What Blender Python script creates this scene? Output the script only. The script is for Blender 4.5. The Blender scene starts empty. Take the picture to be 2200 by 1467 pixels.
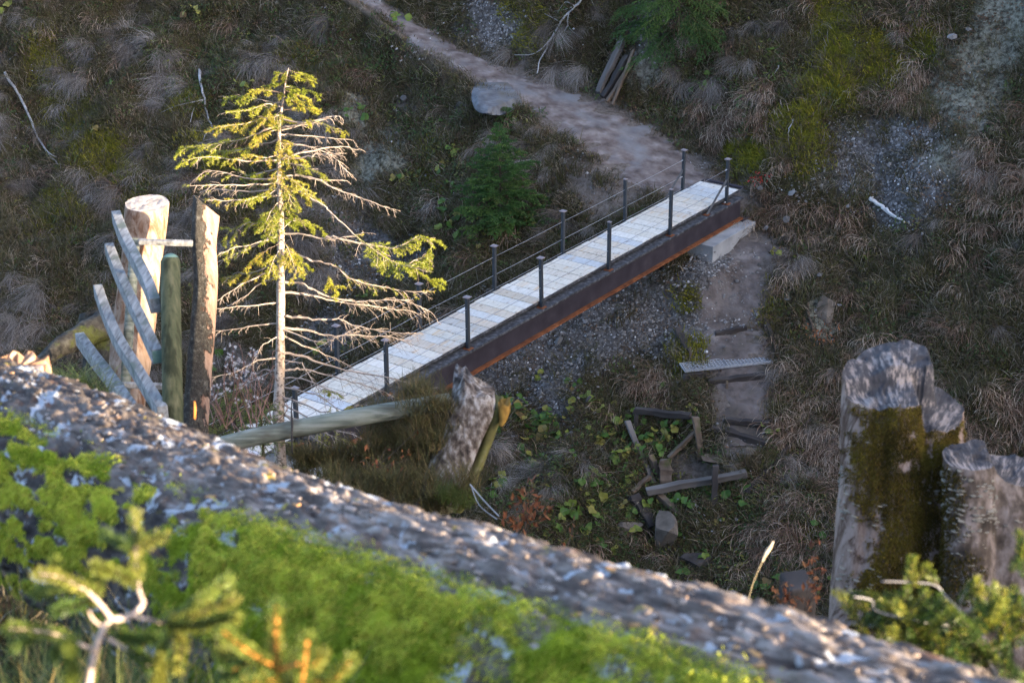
import bpy, math, random
import numpy as np
from mathutils import Vector, Matrix
sc = bpy.context.scene
COL = sc.collection
R = math.radians
# ------------------------------------------------------------------ camera
FPX = 2200 * 70 / 36.0                      # focal length in pixels of the 2200 px wide photograph
TH, RO = R(23.8), R(-0.44)
ct, st = math.cos(TH), math.sin(TH)
F0 = np.array([0, ct, -st]); U0 = np.array([0, st, ct]); R0 = np.array([1., 0, 0])
RV = math.cos(RO) * R0 + math.sin(RO) * U0
UV = -math.sin(RO) * R0 + math.cos(RO) * U0
cd = bpy.data.cameras.new('camera'); cam = bpy.data.objects.new('camera', cd); COL.objects.link(cam); sc.camera = cam
cam.matrix_world = Matrix(((RV[0], UV[0], -F0[0], 0), (RV[1], UV[1], -F0[1], 0), (RV[2], UV[2], -F0[2], 0), (0, 0, 0, 1)))
cd.lens = 70; cd.sensor_width = 36; cd.clip_start = .05; cd.clip_end = 1500
cd.dof.use_dof = True; cd.dof.focus_distance = 33; cd.dof.aperture_fstop = 5.6; cd.dof.aperture_blades = 8
# ------------------------------------------------------------------ world, sun, exposure
SUN_EL, SUN_AZ = R(14), R(120)              # azimuth clockwise from +Y
w = bpy.data.worlds.new('World'); sc.world = w; w.use_nodes = True
nt = w.node_tree; bg = nt.nodes['Background']
sky = nt.nodes.new('ShaderNodeTexSky'); sky.sky_type = 'NISHITA'; sky.sun_disc = False
sky.sun_elevation = SUN_EL; sky.sun_rotation = SUN_AZ; sky.altitude = 900; sky.air_density = .55; sky.dust_density = 2.6; sky.ozone_density = .2
nt.links.new(sky.outputs[0], bg.inputs[0]); bg.inputs[1].default_value = .14
SV = Vector((math.sin(SUN_AZ) * math.cos(SUN_EL), math.cos(SUN_AZ) * math.cos(SUN_EL), math.sin(SUN_EL)))
ld = bpy.data.lights.new('sun', 'SUN'); ld.energy = 3.8; ld.angle = R(.53); ld.color = (1, .80, .56)
sun = bpy.data.objects.new('sun', ld); COL.objects.link(sun); sun.rotation_euler = SV.to_track_quat('Z', 'Y').to_euler()
sc.view_settings.view_transform = 'Standard'; sc.view_settings.look = 'None'
sc.view_settings.gamma = 1; sc.view_settings.use_curve_mapping = False
sc.view_settings.exposure = 3.15
sc.cycles.use_denoising = True; sc.cycles.denoising_prefilter = 'NONE'; sc.cycles.use_adaptive_sampling = False
sc.cycles.max_bounces = 6; sc.cycles.diffuse_bounces = 3; sc.cycles.glossy_bounces = 2; sc.cycles.transparent_max_bounces = 4

# ------------------------------------------------------------------ helpers
def P(px, py, d):
    """world point at photograph pixel (px, py) and distance d along the lens axis"""
    return (F0 + RV * ((px - 1100) / FPX) - UV * ((py - 733.5) / FPX)) * d
def proj(X):
    X = np.asarray(X, float); d = X @ F0
    return 1100 + FPX * (X @ RV) / d, 733.5 - FPX * (X @ UV) / d, d
def sstep(a, b, x):
    t = np.clip((np.asarray(x, float) - a) / (b - a), 0, 1); return t * t * (3 - 2 * t)
def _h(i, j, k, s):
    n = (i * 73856093) ^ (j * 19349663) ^ (k * 83492791) ^ (s * 2654435)
    n = (n ^ (n >> 13)) * 1274126177 & 0x7fffffff
    n = (n ^ (n >> 16)) * 668265263 & 0x7fffffff
    return ((n ^ (n >> 11)) & 0xffffff) / float(0xffffff)
def vnoise(x, y, z=0., s=0):
    x, y, z = np.broadcast_arrays(np.asarray(x, float), np.asarray(y, float), np.asarray(z, float))
    xi, yi, zi = np.floor(x).astype(np.int64), np.floor(y).astype(np.int64), np.floor(z).astype(np.int64)
    fx, fy, fz = x - xi, y - yi, z - zi
    fx = fx * fx * (3 - 2 * fx); fy = fy * fy * (3 - 2 * fy); fz = fz * fz * (3 - 2 * fz)
    o = 0
    for a in (0, 1):
        for b in (0, 1):
            for c in (0, 1):
                o = o + _h(xi + a, yi + b, zi + c, s) * (fx if a else 1 - fx) * (fy if b else 1 - fy) * (fz if c else 1 - fz)
    return o * 2 - 1
def fbm(x, y, z=0., o=4, s=0):
    r, a, f = 0, .5, 1.
    for i in range(o):
        r = r + a * vnoise(np.asarray(x) * f, np.asarray(y) * f, np.asarray(z) * f, s + i * 17); a *= .5; f *= 2.03
    return r
def norm(v):
    v = np.asarray(v, float); return v / (np.linalg.norm(v, axis=-1, keepdims=True) + 1e-12)
def setp(o, label=None, cat=None, group=None, kind=None):
    for k, v in (('label', label), ('category', cat), ('group', group), ('kind', kind)):
        if v: o[k] = v
    return o
def link(name, me, mat=None, parent=None, loc=None):
    o = bpy.data.objects.new(name, me); COL.objects.link(o)
    if mat and not me.materials: me.materials.append(mat)
    if parent is not None: o.parent = parent
    if loc is not None: o.location = loc
    return o
def thing(name, label, cat, loc=(0, 0, 0), group=None):
    o = bpy.data.objects.new(name, None); COL.objects.link(o); o.location = Vector(loc); o.empty_display_size = .1
    return setp(o, label, cat, group)
def fast_mesh(name, V, F, smooth=False, attrs=None):
    """V (n,3); F (m,3) or (m,4) array"""
    V = np.asarray(V, np.float32); F = np.asarray(F, np.int32); k = F.shape[1]
    me = bpy.data.meshes.new(name)
    me.vertices.add(len(V)); me.vertices.foreach_set('co', V.ravel())
    me.loops.add(F.size); me.loops.foreach_set('vertex_index', F.ravel())
    me.polygons.add(len(F)); me.polygons.foreach_set('loop_start', np.arange(0, F.size, k, dtype=np.int32))
    me.polygons.foreach_set('loop_total', np.full(len(F), k, np.int32))
    me.polygons.foreach_set('use_smooth', np.full(len(F), smooth, bool))
    for n, a in (attrs or {}).items():
        a = np.asarray(a, np.float32)
        if a.ndim == 1:
            at = me.attributes.new(n, 'FLOAT', 'POINT'); at.data.foreach_set('value', a)
        else:
            at = me.attributes.new(n, 'FLOAT_VECTOR', 'POINT'); at.data.foreach_set('vector', a.ravel())
    me.update(calc_edges=True); return me
class MB:
    """collects shapes for ONE mesh object"""
    def __init__(s): s.v, s.f = [], []
    def add(s, V, F):
        b = len(s.v); s.v += [tuple(map(float, p)) for p in V]; s.f += [tuple(b + i for i in q) for q in F]; return s
    def box(s, c, ax, ay, az):
        """centre and three half-axis vectors"""
        c, ax, ay, az = (np.asarray(q, float) for q in (c, ax, ay, az))
        V = [c + i * ax + j * ay + k * az for k in (-1, 1) for j in (-1, 1) for i in (-1, 1)]
        return s.add(V, [(0, 2, 3, 1), (4, 5, 7, 6), (0, 1, 5, 4), (2, 6, 7, 3), (0, 4, 6, 2), (1, 3, 7, 5)])
    def tube(s, pts, rad, n=6, caps=True, jit=0, rng=None, sq=1.0):
        pts = np.asarray(pts, float); m = len(pts)
        rad = np.broadcast_to(np.asarray(rad, float), (m,))
        T = norm(np.gradient(pts, axis=0)); a = np.array([0, 0, 1.]) if abs(T[0][2]) < .9 else np.array([1., 0, 0])
        V = []; x = norm(np.cross(a, T[0]))
        for i in range(m):
            x = norm(x - T[i] * (x @ T[i])); y = np.cross(T[i], x)
            for k in range(n):
                an = 2 * math.pi * k / n; r = rad[i] * (1 + (rng.uniform(-jit, jit) if rng else 0))
                V.append(pts[i] + r * (math.cos(an) * x + sq * math.sin(an) * y))
        Fs = [(i * n + k, i * n + (k + 1) % n, (i + 1) * n + (k + 1) % n, (i + 1) * n + k) for i in range(m - 1) for k in range(n)]
        if caps: Fs += [tuple(range(n - 1, -1, -1)), tuple((m - 1) * n + k for k in range(n))]
        return s.add(V, Fs)
    def build(s, name, mat, parent=None, smooth=False, bevel=0):
        me = bpy.data.meshes.new(name); me.from_pydata(s.v, [], s.f); me.update()
        if smooth: me.polygons.foreach_set('use_smooth', [True] * len(me.polygons))
        o = link(name, me, mat, parent)
        if bevel:
            b = o.modifiers.new('bevel', 'BEVEL'); b.width = bevel; b.segments = 2; b.limit_method = 'ANGLE'
        return o
def copy_obj(o, parent=None):
    c = o.copy(); COL.objects.link(c)
    if parent is not None: c.parent = parent
    return c

# ------------------------------------------------------------------ materials
def new_mat(name):
    m = bpy.data.materials.new(name); m.use_nodes = True
    return m, m.node_tree.nodes, m.node_tree.links, m.node_tree.nodes['Principled BSDF']
def ramp(N, stops, interp='LINEAR'):
    r = N.new('ShaderNodeValToRGB'); cr = r.color_ramp; cr.interpolation = interp
    while len(cr.elements) < len(stops): cr.elements.new(.5)
    for e, (p, c) in zip(cr.elements, stops): e.position = p; e.color = (*c, 1)
    return r
def tex(N, L, scale, detail=4, sc3=(1, 1, 1), coord='Object', rough=.55, dist=0):
    tc = N.new('ShaderNodeTexCoord'); mp = N.new('ShaderNodeMapping'); mp.inputs['Scale'].default_value = sc3
    n = N.new('ShaderNodeTexNoise'); n.inputs['Scale'].default_value = scale; n.inputs['Detail'].default_value = detail
    n.inputs['Roughness'].default_value = rough; n.inputs['Distortion'].default_value = dist
    L.new(tc.outputs[coord], mp.inputs[0]); L.new(mp.outputs[0], n.inputs['Vector']); return n.outputs['Fac']
def mixc(N, L, fac, a, b, mode='MIX'):
    m = N.new('ShaderNodeMix'); m.data_type = 'RGBA'; m.blend_type = mode
    for i, v in ((0, fac), (6, a), (7, b)):
        if hasattr(v, 'is_linked') or hasattr(v, 'links'): L.new(v, m.inputs[i])
        elif i == 0: m.inputs[0].default_value = v
        else: m.inputs[i].default_value = (*v, 1)
    return m.outputs[2]
def mth(N, L, op, a, b=0., clamp=False):
    m = N.new('ShaderNodeMath'); m.operation = op; m.use_clamp = clamp
    for i, v in ((0, a), (1, b)):
        if hasattr(v, 'links'): L.new(v, m.inputs[i])
        else: m.inputs[i].default_value = v
    return m.outputs[0]
def attr(N, name, t='GEOMETRY'):
    a = N.new('ShaderNodeAttribute'); a.attribute_name = name; a.attribute_type = t; return a
def bump(N, L, B, h, strength=.5, dist=.02):
    b = N.new('ShaderNodeBump'); b.inputs['Strength'].default_value = strength; b.inputs['Distance'].default_value = dist
    L.new(h, b.inputs['Height']); L.new(b.outputs[0], B.inputs['Normal'])
def noise_mat(name, stops, scale=8, sc3=(1, 1, 1), detail=5, rough=.85, bmp=.4, bdist=.01, var=0., dist=0, metal=0., lay=None):
    """ramp over noise; var = value change from object to object; lay = (stops, scale, sc3, thr) second colour in spots"""
    m, N, L, B = new_mat(name); f = tex(N, L, scale, detail, sc3, dist=dist)
    r = ramp(N, stops); L.new(f, r.inputs[0]); c = r.outputs[0]
    if lay:
        col, s2, sc2, lo, hi = lay
        g = tex(N, L, s2, 4, sc2); k = N.new('ShaderNodeMapRange'); k.inputs[1].default_value = lo; k.inputs[2].default_value = hi
        L.new(g, k.inputs[0]); c = mixc(N, L, k.outputs[0], c, col)
    if var:
        oi = N.new('ShaderNodeObjectInfo'); h = N.new('ShaderNodeHueSaturation')
        v = mth(N, L, 'MULTIPLY_ADD', oi.outputs['Random'], var * 2); v.node.inputs[2].default_value = 1 - var
        L.new(v, h.inputs['Value']); L.new(c, h.inputs['Color']); c = h.outputs[0]
    L.new(c, B.inputs['Base Color']); B.inputs['Roughness'].default_value = rough; B.inputs['Metallic'].default_value = metal
    B.inputs['Specular IOR Level'].default_value = .25
    if bmp: bump(N, L, B, f, bmp, bdist)
    return m
def leaf_mat(name, stops, trans=.35, rough=.6, rnd=1., spec=.3):
    """leaves, needles and blades: colour from a per-point 'tint' (own mesh) or the instance's random number, with light passing through"""
    m, N, L, B = new_mat(name)
    oi = N.new('ShaderNodeObjectInfo'); at = attr(N, 'tint')
    v = mth(N, L, 'FRACT', mth(N, L, 'ADD', oi.outputs['Random'], at.outputs['Fac'])) if rnd == 1 else mth(N, L, 'ADD', mth(N, L, 'MULTIPLY', oi.outputs['Random'], rnd), at.outputs['Fac'], True)
    r = ramp(N, stops); L.new(v, r.inputs[0])
    c = r.outputs[0]
    L.new(c, B.inputs['Base Color']); B.inputs['Roughness'].default_value = rough; B.inputs['Specular IOR Level'].default_value = spec
    tr = N.new('ShaderNodeBsdfTranslucent'); L.new(c, tr.inputs['Color'])
    mx = N.new('ShaderNodeMixShader'); mx.inputs[0].default_value = trans
    L.new(B.outputs[0], mx.inputs[1]); L.new(tr.outputs[0], mx.inputs[2])
    L.new(mx.outputs[0], N['Material Output'].inputs['Surface'])
    return m
# ------------------------------------------------------------------ terrain
BAZ = R(35.7); BO = np.array([-.81, 33.51, -14.92]); BL, BW = 2.374, 1.122
bd = np.array([math.sin(BAZ), math.cos(BAZ), 0]); bn = np.array([-math.cos(BAZ), math.sin(BAZ), 0]); bz = np.array([0, 0, 1.])
def BR(t, wv, h): return BO + bd * t + bn * wv + bz * h
g2 = np.array([math.cos(BAZ), -math.sin(BAZ)]); p0 = np.array([.575, 35.4])
def base_h(x, y):
    s = (x - p0[0]) * bd[0] + (y - p0[1]) * bd[1]; t = (x - p0[0]) * g2[0] + (y - p0[1]) * g2[1]
    zb = -20 - .1 * np.clip(t, -40, 40)
    f = .48 * (s + 2)
    up = np.maximum(s - 8.2, 0); f = f + .40 * np.minimum(up, 45) - .3 * np.maximum(up - 45, 0)
    # steeper spur on the right, behind the abutment
    far = zb + f + 1.2 * sstep(2, 9, t) * sstep(4, 12, s)
    yc = np.interp(x, [-1.6, .1], [12, 5.0])
    near = np.where(y < yc, -1.25 - .42 * y, -1.25 - .42 * yc - .64 * (y - yc)) - .35 * np.maximum(x, 0) * sstep(0, 6, y)
    near = np.where(y < 0, -1.25 - .3 * np.maximum(y, -60), near)
    near = near + .75 * np.exp(-(((x + .45) / .6) ** 2 + ((y - 11.9) / .9) ** 2))      # knoll under the leaning dead stump
    k = .5; z = np.maximum(far, near) + k * np.log1p(np.exp(-np.abs(far - near) / k)) * .6
    return z, s, t
def axis(lo, hi, step, far_lo, far_hi):
    a = list(np.arange(lo, hi, step)); d = step; v = a[-1]
    while v < far_hi: d *= 1.12; v += d; a.append(v)
    d = step; v = lo; pre = []
    while v > far_lo: d *= 1.12; v -= d; pre.append(v)
    return np.array(pre[::-1] + a)
GX = axis(-15, 17, .16, -150, 160); GY = axis(1, 58, .16, -70, 190)
XX, YY = np.meshgrid(GX, GY)
ZZ, SS, TT = base_h(XX, YY)
class Grid:
    Z = ZZ
def gz(x, y):
    x = np.asarray(x, float); y = np.asarray(y, float)
    i = np.clip(np.searchsorted(GX, x) - 1, 0, len(GX) - 2); j = np.clip(np.searchsorted(GY, y) - 1, 0, len(GY) - 2)
    a = np.clip((x - GX[i]) / (GX[i + 1] - GX[i]), 0, 1); b = np.clip((y - GY[j]) / (GY[j + 1] - GY[j]), 0, 1); Z = Grid.Z
    return (Z[j, i] * (1 - a) + Z[j, i + 1] * a) * (1 - b) + (Z[j + 1, i] * (1 - a) + Z[j + 1, i + 1] * a) * b
def hit(px, py, dmin=20.):
    """where the view ray through a photograph pixel meets the ground"""
    d = np.arange(dmin, 95, .05); X = d[:, None] * P(px, py, 1.)[None]
    below = X[:, 2] < gz(X[:, 0], X[:, 1]); k = int(np.argmax(below)) if below.any() else len(d) - 1
    return X[k]
def polyw(pts):
    """pixel polyline -> dense world polyline on the ground; third value of each point is the half width in metres"""
    W = np.array([list(hit(p[0], p[1])) + [p[2]] for p in pts]); out = []
    for a, b in zip(W[:-1], W[1:]):
        n = max(2, int(np.linalg.norm(b - a) / .12))
        out += [a + (b - a) * i / n for i in range(n)]
    out.append(W[-1]); out = np.array(out)
    for _ in range(12): out[1:-1] = (out[:-2] + 2 * out[1:-1] + out[2:]) / 4
    return out
# added unseen ridge at right; crest notched to shade the gully and chosen objects
def sun_block_ridge():
    sx, sy = math.sin(SUN_AZ), math.cos(SUN_AZ); us = np.concatenate([np.arange(-80, -6, 4), np.arange(-6, 50, .25), np.arange(50, 140, 4)]); ws = np.concatenate([np.arange(32, 64, 4), np.arange(64, 76, .75), np.arange(76, 125, 6)])
    U_, W_ = np.meshgrid(us, ws); c = np.interp(U_, RIDGE_U, RIDGE_C) + .35 * vnoise(U_ * 1.1, 0, 0, 5) * sstep(26, 30, U_)
    Zr = c + 70 * math.tan(SUN_EL) - .8 * np.abs(W_ - 70) + .6 * fbm(U_ * .2, W_ * .2, 0, 3, 8) * sstep(1, 6, np.abs(W_ - 70))
    X = np.stack([sx * W_ - sy * U_, sy * W_ + sx * U_, Zr], -1); i = np.arange(X.shape[0] * X.shape[1]).reshape(X.shape[:2])
    F = np.stack([i[:-1, :-1], i[:-1, 1:], i[1:, 1:], i[1:, :-1]], -1).reshape(-1, 4)
    o = link('sun_block_ridge', fast_mesh('sun_block_ridge', X.reshape(-1, 3), F, True, {'mk': np.zeros((X.shape[0] * X.shape[1], 3))}), None); setp(o, kind='structure'); return o
RIDGE_U = [-60, 3, 5.7, 6.8, 10.1, 10.45, 11.2, 11.42, 13.5, 15.8, 18.5, 22, 27, 33, 60, 120]
RIDGE_C = [-3.4, -3.3, -3.1, -2.6, -2.2, -3.75, -3.8, -2.7, -2.9, -6.2, -6.6, -6.3, .5, 3, 6, 9]
end = BR(8.6, .56, -.12)
TRAIL = polyw([(1545, 418, .75), (1470, 392, 1.6), (1400, 352, 1.75), (1310, 285, 1.5), (1210, 232, 1.35), (1110, 185, 1.05), (1030, 148, .8), (950, 105, .66), (880, 60, .55), (800, 5, .42), (740, -60, .4)])
STEPS = polyw([(1620, 520, .9), (1585, 600, 1.0), (1560, 680, .95), (1575, 760, .9), (1592, 830, .8), (1598, 890, .7), (1600, 960, .55)])
TRAIL[:, 2] += np.interp(np.arange(len(TRAIL)), [0, 18, 40], [.0, .0, .0])
def near_poly(x, y, PL):
    D = np.full(x.shape, 9e9); Zp = np.zeros(x.shape); Wd = np.ones(x.shape)
    for p in PL:
        d = np.hypot(x - p[0], y - p[1]); m = d < D
        D = np.where(m, d, D); Zp = np.where(m, p[2], Zp); Wd = np.where(m, p[3], Wd)
    return D, Zp, Wd
ii = (XX > -14) & (XX < 17) & (YY > 20) & (YY < 58)
x_, y_ = XX[ii], YY[ii]
lump = fbm(XX * .32, YY * .32, 0, 3, 3) * .9 + fbm(XX * 1.1, YY * 1.1, 0, 3, 9) * .40 + fbm(XX * 4, YY * 4, 0, 2, 21) * .07
amp = sstep(18, 30, YY) * (1 - sstep(2.2, .6, np.hypot(XX - end[0], YY - end[1]) - .3)) + .25 * (1 - sstep(18, 30, YY))
Z1 = ZZ + lump * amp
m_tr = np.zeros_like(ZZ); m_st = np.zeros_like(ZZ)
D, Zp, Wd = near_poly(x_, y_, TRAIL); k = 1 - sstep(.75, 1.7, D / Wd)
Zc = Z1[ii] * (1 - k) + Zp * k; m_tr[ii] = 1 - sstep(.7, 1.3, D / Wd + .5 * fbm(x_ * 2.2, y_ * 2.2, 0, 3, 4))
D2, Zp2, Wd2 = near_poly(x_, y_, STEPS); k2 = 1 - sstep(.8, 1.8, D2 / Wd2)
Zc = Zc * (1 - k2 * .85) + Zp2 * k2 * .85; m_st[ii] = 1 - sstep(.7, 1.4, D2 / Wd2 + .6 * fbm(x_ * 2.2, y_ * 2.2, 0, 3, 6))
Z1[ii] = Zc
# hollow under the far end of the bridge, round the abutment
da = np.abs((XX - end[0]) * g2[0] + (YY - end[1]) * g2[1]); sa = (XX - end[0]) * bd[0] + (YY - end[1]) * bd[1]
kb = (1 - sstep(.9, 1.8, da)) * (1 - sstep(-.2, .25, sa)) * sstep(-4.5, -2.5, sa)
Z1 = Z1 * (1 - kb) + np.minimum(Z1, BO[2] - .86 + .1 * sa) * kb
fm = (1 - sstep(1.0, 1.5, da)) * sstep(-1.5, -.7, sa) * (1 - sstep(.2, .7, sa)); Z1 = Z1 * (1 - fm) + np.maximum(Z1, BO[2] - .92) * fm
Grid.Z = Z1
VX = np.stack([XX, YY, Z1], -1).reshape(-1, 3)
ppx, ppy, pd = proj(VX); vis = (pd > 15)
def blob(px, py, cx, cy, rx, ry, rot=0, soft=.35):
    c, s_ = math.cos(R(rot)), math.sin(R(rot)); dx, dy = px - cx, py - cy
    q = np.hypot((dx * c + dy * s_) / rx, (-dx * s_ + dy * c) / ry)
    q = q + .45 * fbm(px * .02, py * .02, 0, 4, 31) + .5 * fbm(px * .06, py * .06, 0, 3, 37); return 1 - sstep(1 - soft, 1 + soft, q)
def blobs(px, py, lst):
    o = np.zeros(np.shape(px))
    for b in lst: o = np.maximum(o, blob(px, py, *b))
    return o
B_FACE = [(1330, 690, 190, 85, -28, .2), (1180, 790, 150, 55, -28, .2), (1540, 620, 90, 90, 0, .2), (1060, 810, 90, 40, -25, .2), (1440, 720, 90, 60, 0, .2)]
B_CLAY = [(2160, 50, 75, 130, 25, .2), (2090, 190, 90, 130, 25, .2), (2020, 330, 75, 80, 20, .2), (840, 320, 45, 60), (780, 350, 40, 60), (1395, 130, 60, 55), (1770, 680, 35, 60), (640, 760, 40, 40), (760, 230, 40, 40)]
B_GRAV = [(1900, 300, 150, 60, -10), (1850, 370, 110, 60, 0), (1960, 420, 100, 60), (1250, 640, 130, 75, -30), (1120, 760, 140, 70, -30), (1340, 700, 80, 90), (1060, 60, 90, 60, 30), (1400, 50, 50, 80), (820, 560, 110, 70), (720, 720, 70, 80), (1180, 860, 70, 60), (1050, 640, 40, 30)]
B_DIRT = [(1480, 640, 110, 70, -15), (1300, 420, 70, 60), (720, 500, 90, 60), (1240, 380, 60, 50), (1560, 560, 70, 30), (880, 230, 40, 20, 30), (1600, 430, 40, 40), (1380, 620, 90, 50), (690, 440, 70, 50), (1480, 730, 50, 60), (1500, 1010, 70, 40)]
B_MOSS = [(1790, 60, 60, 80), (1810, 170, 95, 55, -20), (1715, 265, 55, 70, 20), (1880, 120, 90, 55), (1740, 330, 40, 50), (1980, 90, 50, 40), (1600, 330, 60, 40), (90, 120, 50, 40), (230, 330, 60, 50), (460, 330, 50, 50), (560, 420, 40, 50), (120, 470, 60, 50), (640, 140, 50, 30), (1130, 60, 40, 60), (1480, 640, 20, 15), (1630, 670, 50, 60), (1480, 770, 30, 40), (380, 210, 50, 40), (150, 250, 60, 80), (330, 430, 60, 40), (1720, 1180, 60, 60), (930, 350, 30, 60)]
px1, py1 = ppx.reshape(XX.shape), ppy.reshape(XX.shape); vg = vis.reshape(XX.shape) & (YY > 22)
fld = lambda L_: np.where(vg, blobs(np.where(vg, px1, 0), np.where(vg, py1, 0), L_), 0)
mC, mG, mD, mM = fld(B_CLAY), fld(B_GRAV), fld(B_DIRT), fld(B_MOSS)
mF = fld(B_FACE); mG = np.maximum(mG, mF * .8); mD = np.maximum(mD, mF * .6)
mD = np.maximum.reduce([mD, m_tr, m_st])
# gravel and clay lie uneven
Z1 = Z1 + mG * .05 * fbm(XX * 5, YY * 5, 0, 2, 77)
Grid.Z = Z1; VX[:, 2] = Z1.ravel()
ny, nx = XX.shape; idx = np.arange(ny * nx).reshape(ny, nx)
FQ = np.stack([idx[:-1, :-1], idx[:-1, 1:], idx[1:, 1:], idx[1:, :-1]], -1).reshape(-1, 4)
me = fast_mesh('hillside', VX, FQ, True, {'mk': np.stack([mD, mC, mG], -1).reshape(-1, 3), 'moss': mM.ravel()})
def ground_mat():
    m, N, L, B = new_mat('ground')
    f1 = tex(N, L, .9, 6, rough=.65); f2 = tex(N, L, 9, 6, rough=.7); f3 = tex(N, L, 45, 3, rough=.7)
    r1 = ramp(N, [(.3, (.012, .009, .006)), (.45, (.028, .021, .012)), (.55, (.036, .032, .012)), (.7, (.075, .056, .034))]); L.new(f2, r1.inputs[0])
    r2 = ramp(N, [(.35, (.55, .5, .42)), (.65, (1.25, 1.15, 1.05))]); L.new(f1, r2.inputs[0])
    c = mixc(N, L, 1., r1.outputs[0], r2.outputs[0], 'MULTIPLY')
    sp = N.new('ShaderNodeSeparateXYZ'); L.new(attr(N, 'mk').outputs['Vector'], sp.inputs[0])
    def noisy(s):
        q = mth(N, L, 'MULTIPLY_ADD', f2, .9); q.node.inputs[2].default_value = -.45
        return mth(N, L, 'ADD', s, mth(N, L, 'MULTIPLY', q, mth(N, L, 'MULTIPLY', s, 1.2)), True)
    ms = attr(N, 'moss').outputs['Fac']; rm = ramp(N, [(.35, (.075, .08, .010)), (.65, (.19, .185, .024))]); L.new(f3, rm.inputs[0])
    c = mixc(N, L, mth(N, L, 'MULTIPLY', noisy(ms), .8), c, rm.outputs[0])
    rd = ramp(N, [(.3, (.070, .056, .045)), (.5, (.125, .103, .085)), (.7, (.175, .15, .128))]); L.new(f2, rd.inputs[0])
    c = mixc(N, L, noisy(sp.outputs[0]), c, rd.outputs[0])
    rc = ramp(N, [(.36, (.03, .027, .02)), (.46, (.095, .09, .066)), (.56, (.17, .165, .125)), (.68, (.23, .222, .175))]); L.new(f2, rc.inputs[0])
    c = mixc(N, L, noisy(sp.outputs[1]), c, rc.outputs[0])
    vo = N.new('ShaderNodeTexVoronoi'); vo.inputs['Scale'].default_value = 17; tc = N.new('ShaderNodeTexCoord'); L.new(tc.outputs['Object'], vo.inputs['Vector'])
    rg = ramp(N, [(0, (.035, .031, .028)), (.5, (.082, .075, .069)), (.85, (.14, .132, .125)), (1, (.30, .29, .28))]); L.new(vo.outputs['Color'], rg.inputs[0])
    c = mixc(N, L, noisy(sp.outputs[2]), c, rg.outputs[0])
    L.new(c, B.inputs['Base Color']); B.inputs['Roughness'].default_value = .95; B.inputs['Specular IOR Level'].default_value = .15
    h = mth(N, L, 'ADD', mth(N, L, 'MULTIPLY', f2, .7), mth(N, L, 'MULTIPLY', f3, .3)); bump(N, L, B, h, .9, .08)
    return m
GM = ground_mat()
sun_block_ridge().data.materials.append(GM)
hill = link('hillside', me, GM); setp(hill, kind='structure')
# the two trodden paths: sheets a little above the slope, edges tucked under it
def path_mesh(name, PL):
    T = norm(np.gradient(PL[:, :2], axis=0)); Nn = np.stack([-T[:, 1], T[:, 0]], -1); m = 15; V = []; F = []
    for i, p in enumerate(PL):
        for k in range(m):
            q = (k / (m - 1) - .5) * 2; wd = p[3] * (1.02 + .18 * vnoise(i * .35, 3.3 if q < 0 else 9.1, 0, 8))
            x, y = p[:2] + Nn[i] * q * wd
            z = float(gz(x, y)) + .02 - .16 * max(0, abs(q) - .55 + .3 * vnoise(i * .5, q * 2.0, 0, 4)) / .45 + .03 * float(fbm(x * 4, y * 4, 0, 2, 5))
            V.append((x, y, z))
    for i in range(len(PL) - 1):
        for k in range(m - 1): F.append((i * m + k, i * m + k + 1, (i + 1) * m + k + 1, (i + 1) * m + k))
    o = link(name, fast_mesh(name, V, F, True), M_PATH); return setp(o, kind='structure')
M_PATH = noise_mat('trodden_earth', [(.28, (.05, .038, .033)), (.42, (.105, .083, .073)), (.55, (.15, .125, .113)), (.72, (.22, .20, .19))], 3.2, detail=9, rough=.95, bmp=.8, bdist=.05,
                   lay=((.15, .15, .155), .9, (1, 1, 1), .52, .7))
path_mesh('footpath', TRAIL)
M_PATH = noise_mat('damp_trodden_earth', [(.28, (.045, .036, .031)), (.45, (.095, .078, .069)), (.58, (.135, .115, .104)), (.72, (.19, .17, .158))], 3.2, detail=9, rough=.95, bmp=1, bdist=.08, lay=((.06, .05, .04), 1.6, (1, 1, 1), .52, .66))
path_mesh('stepped_path', STEPS)
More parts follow.
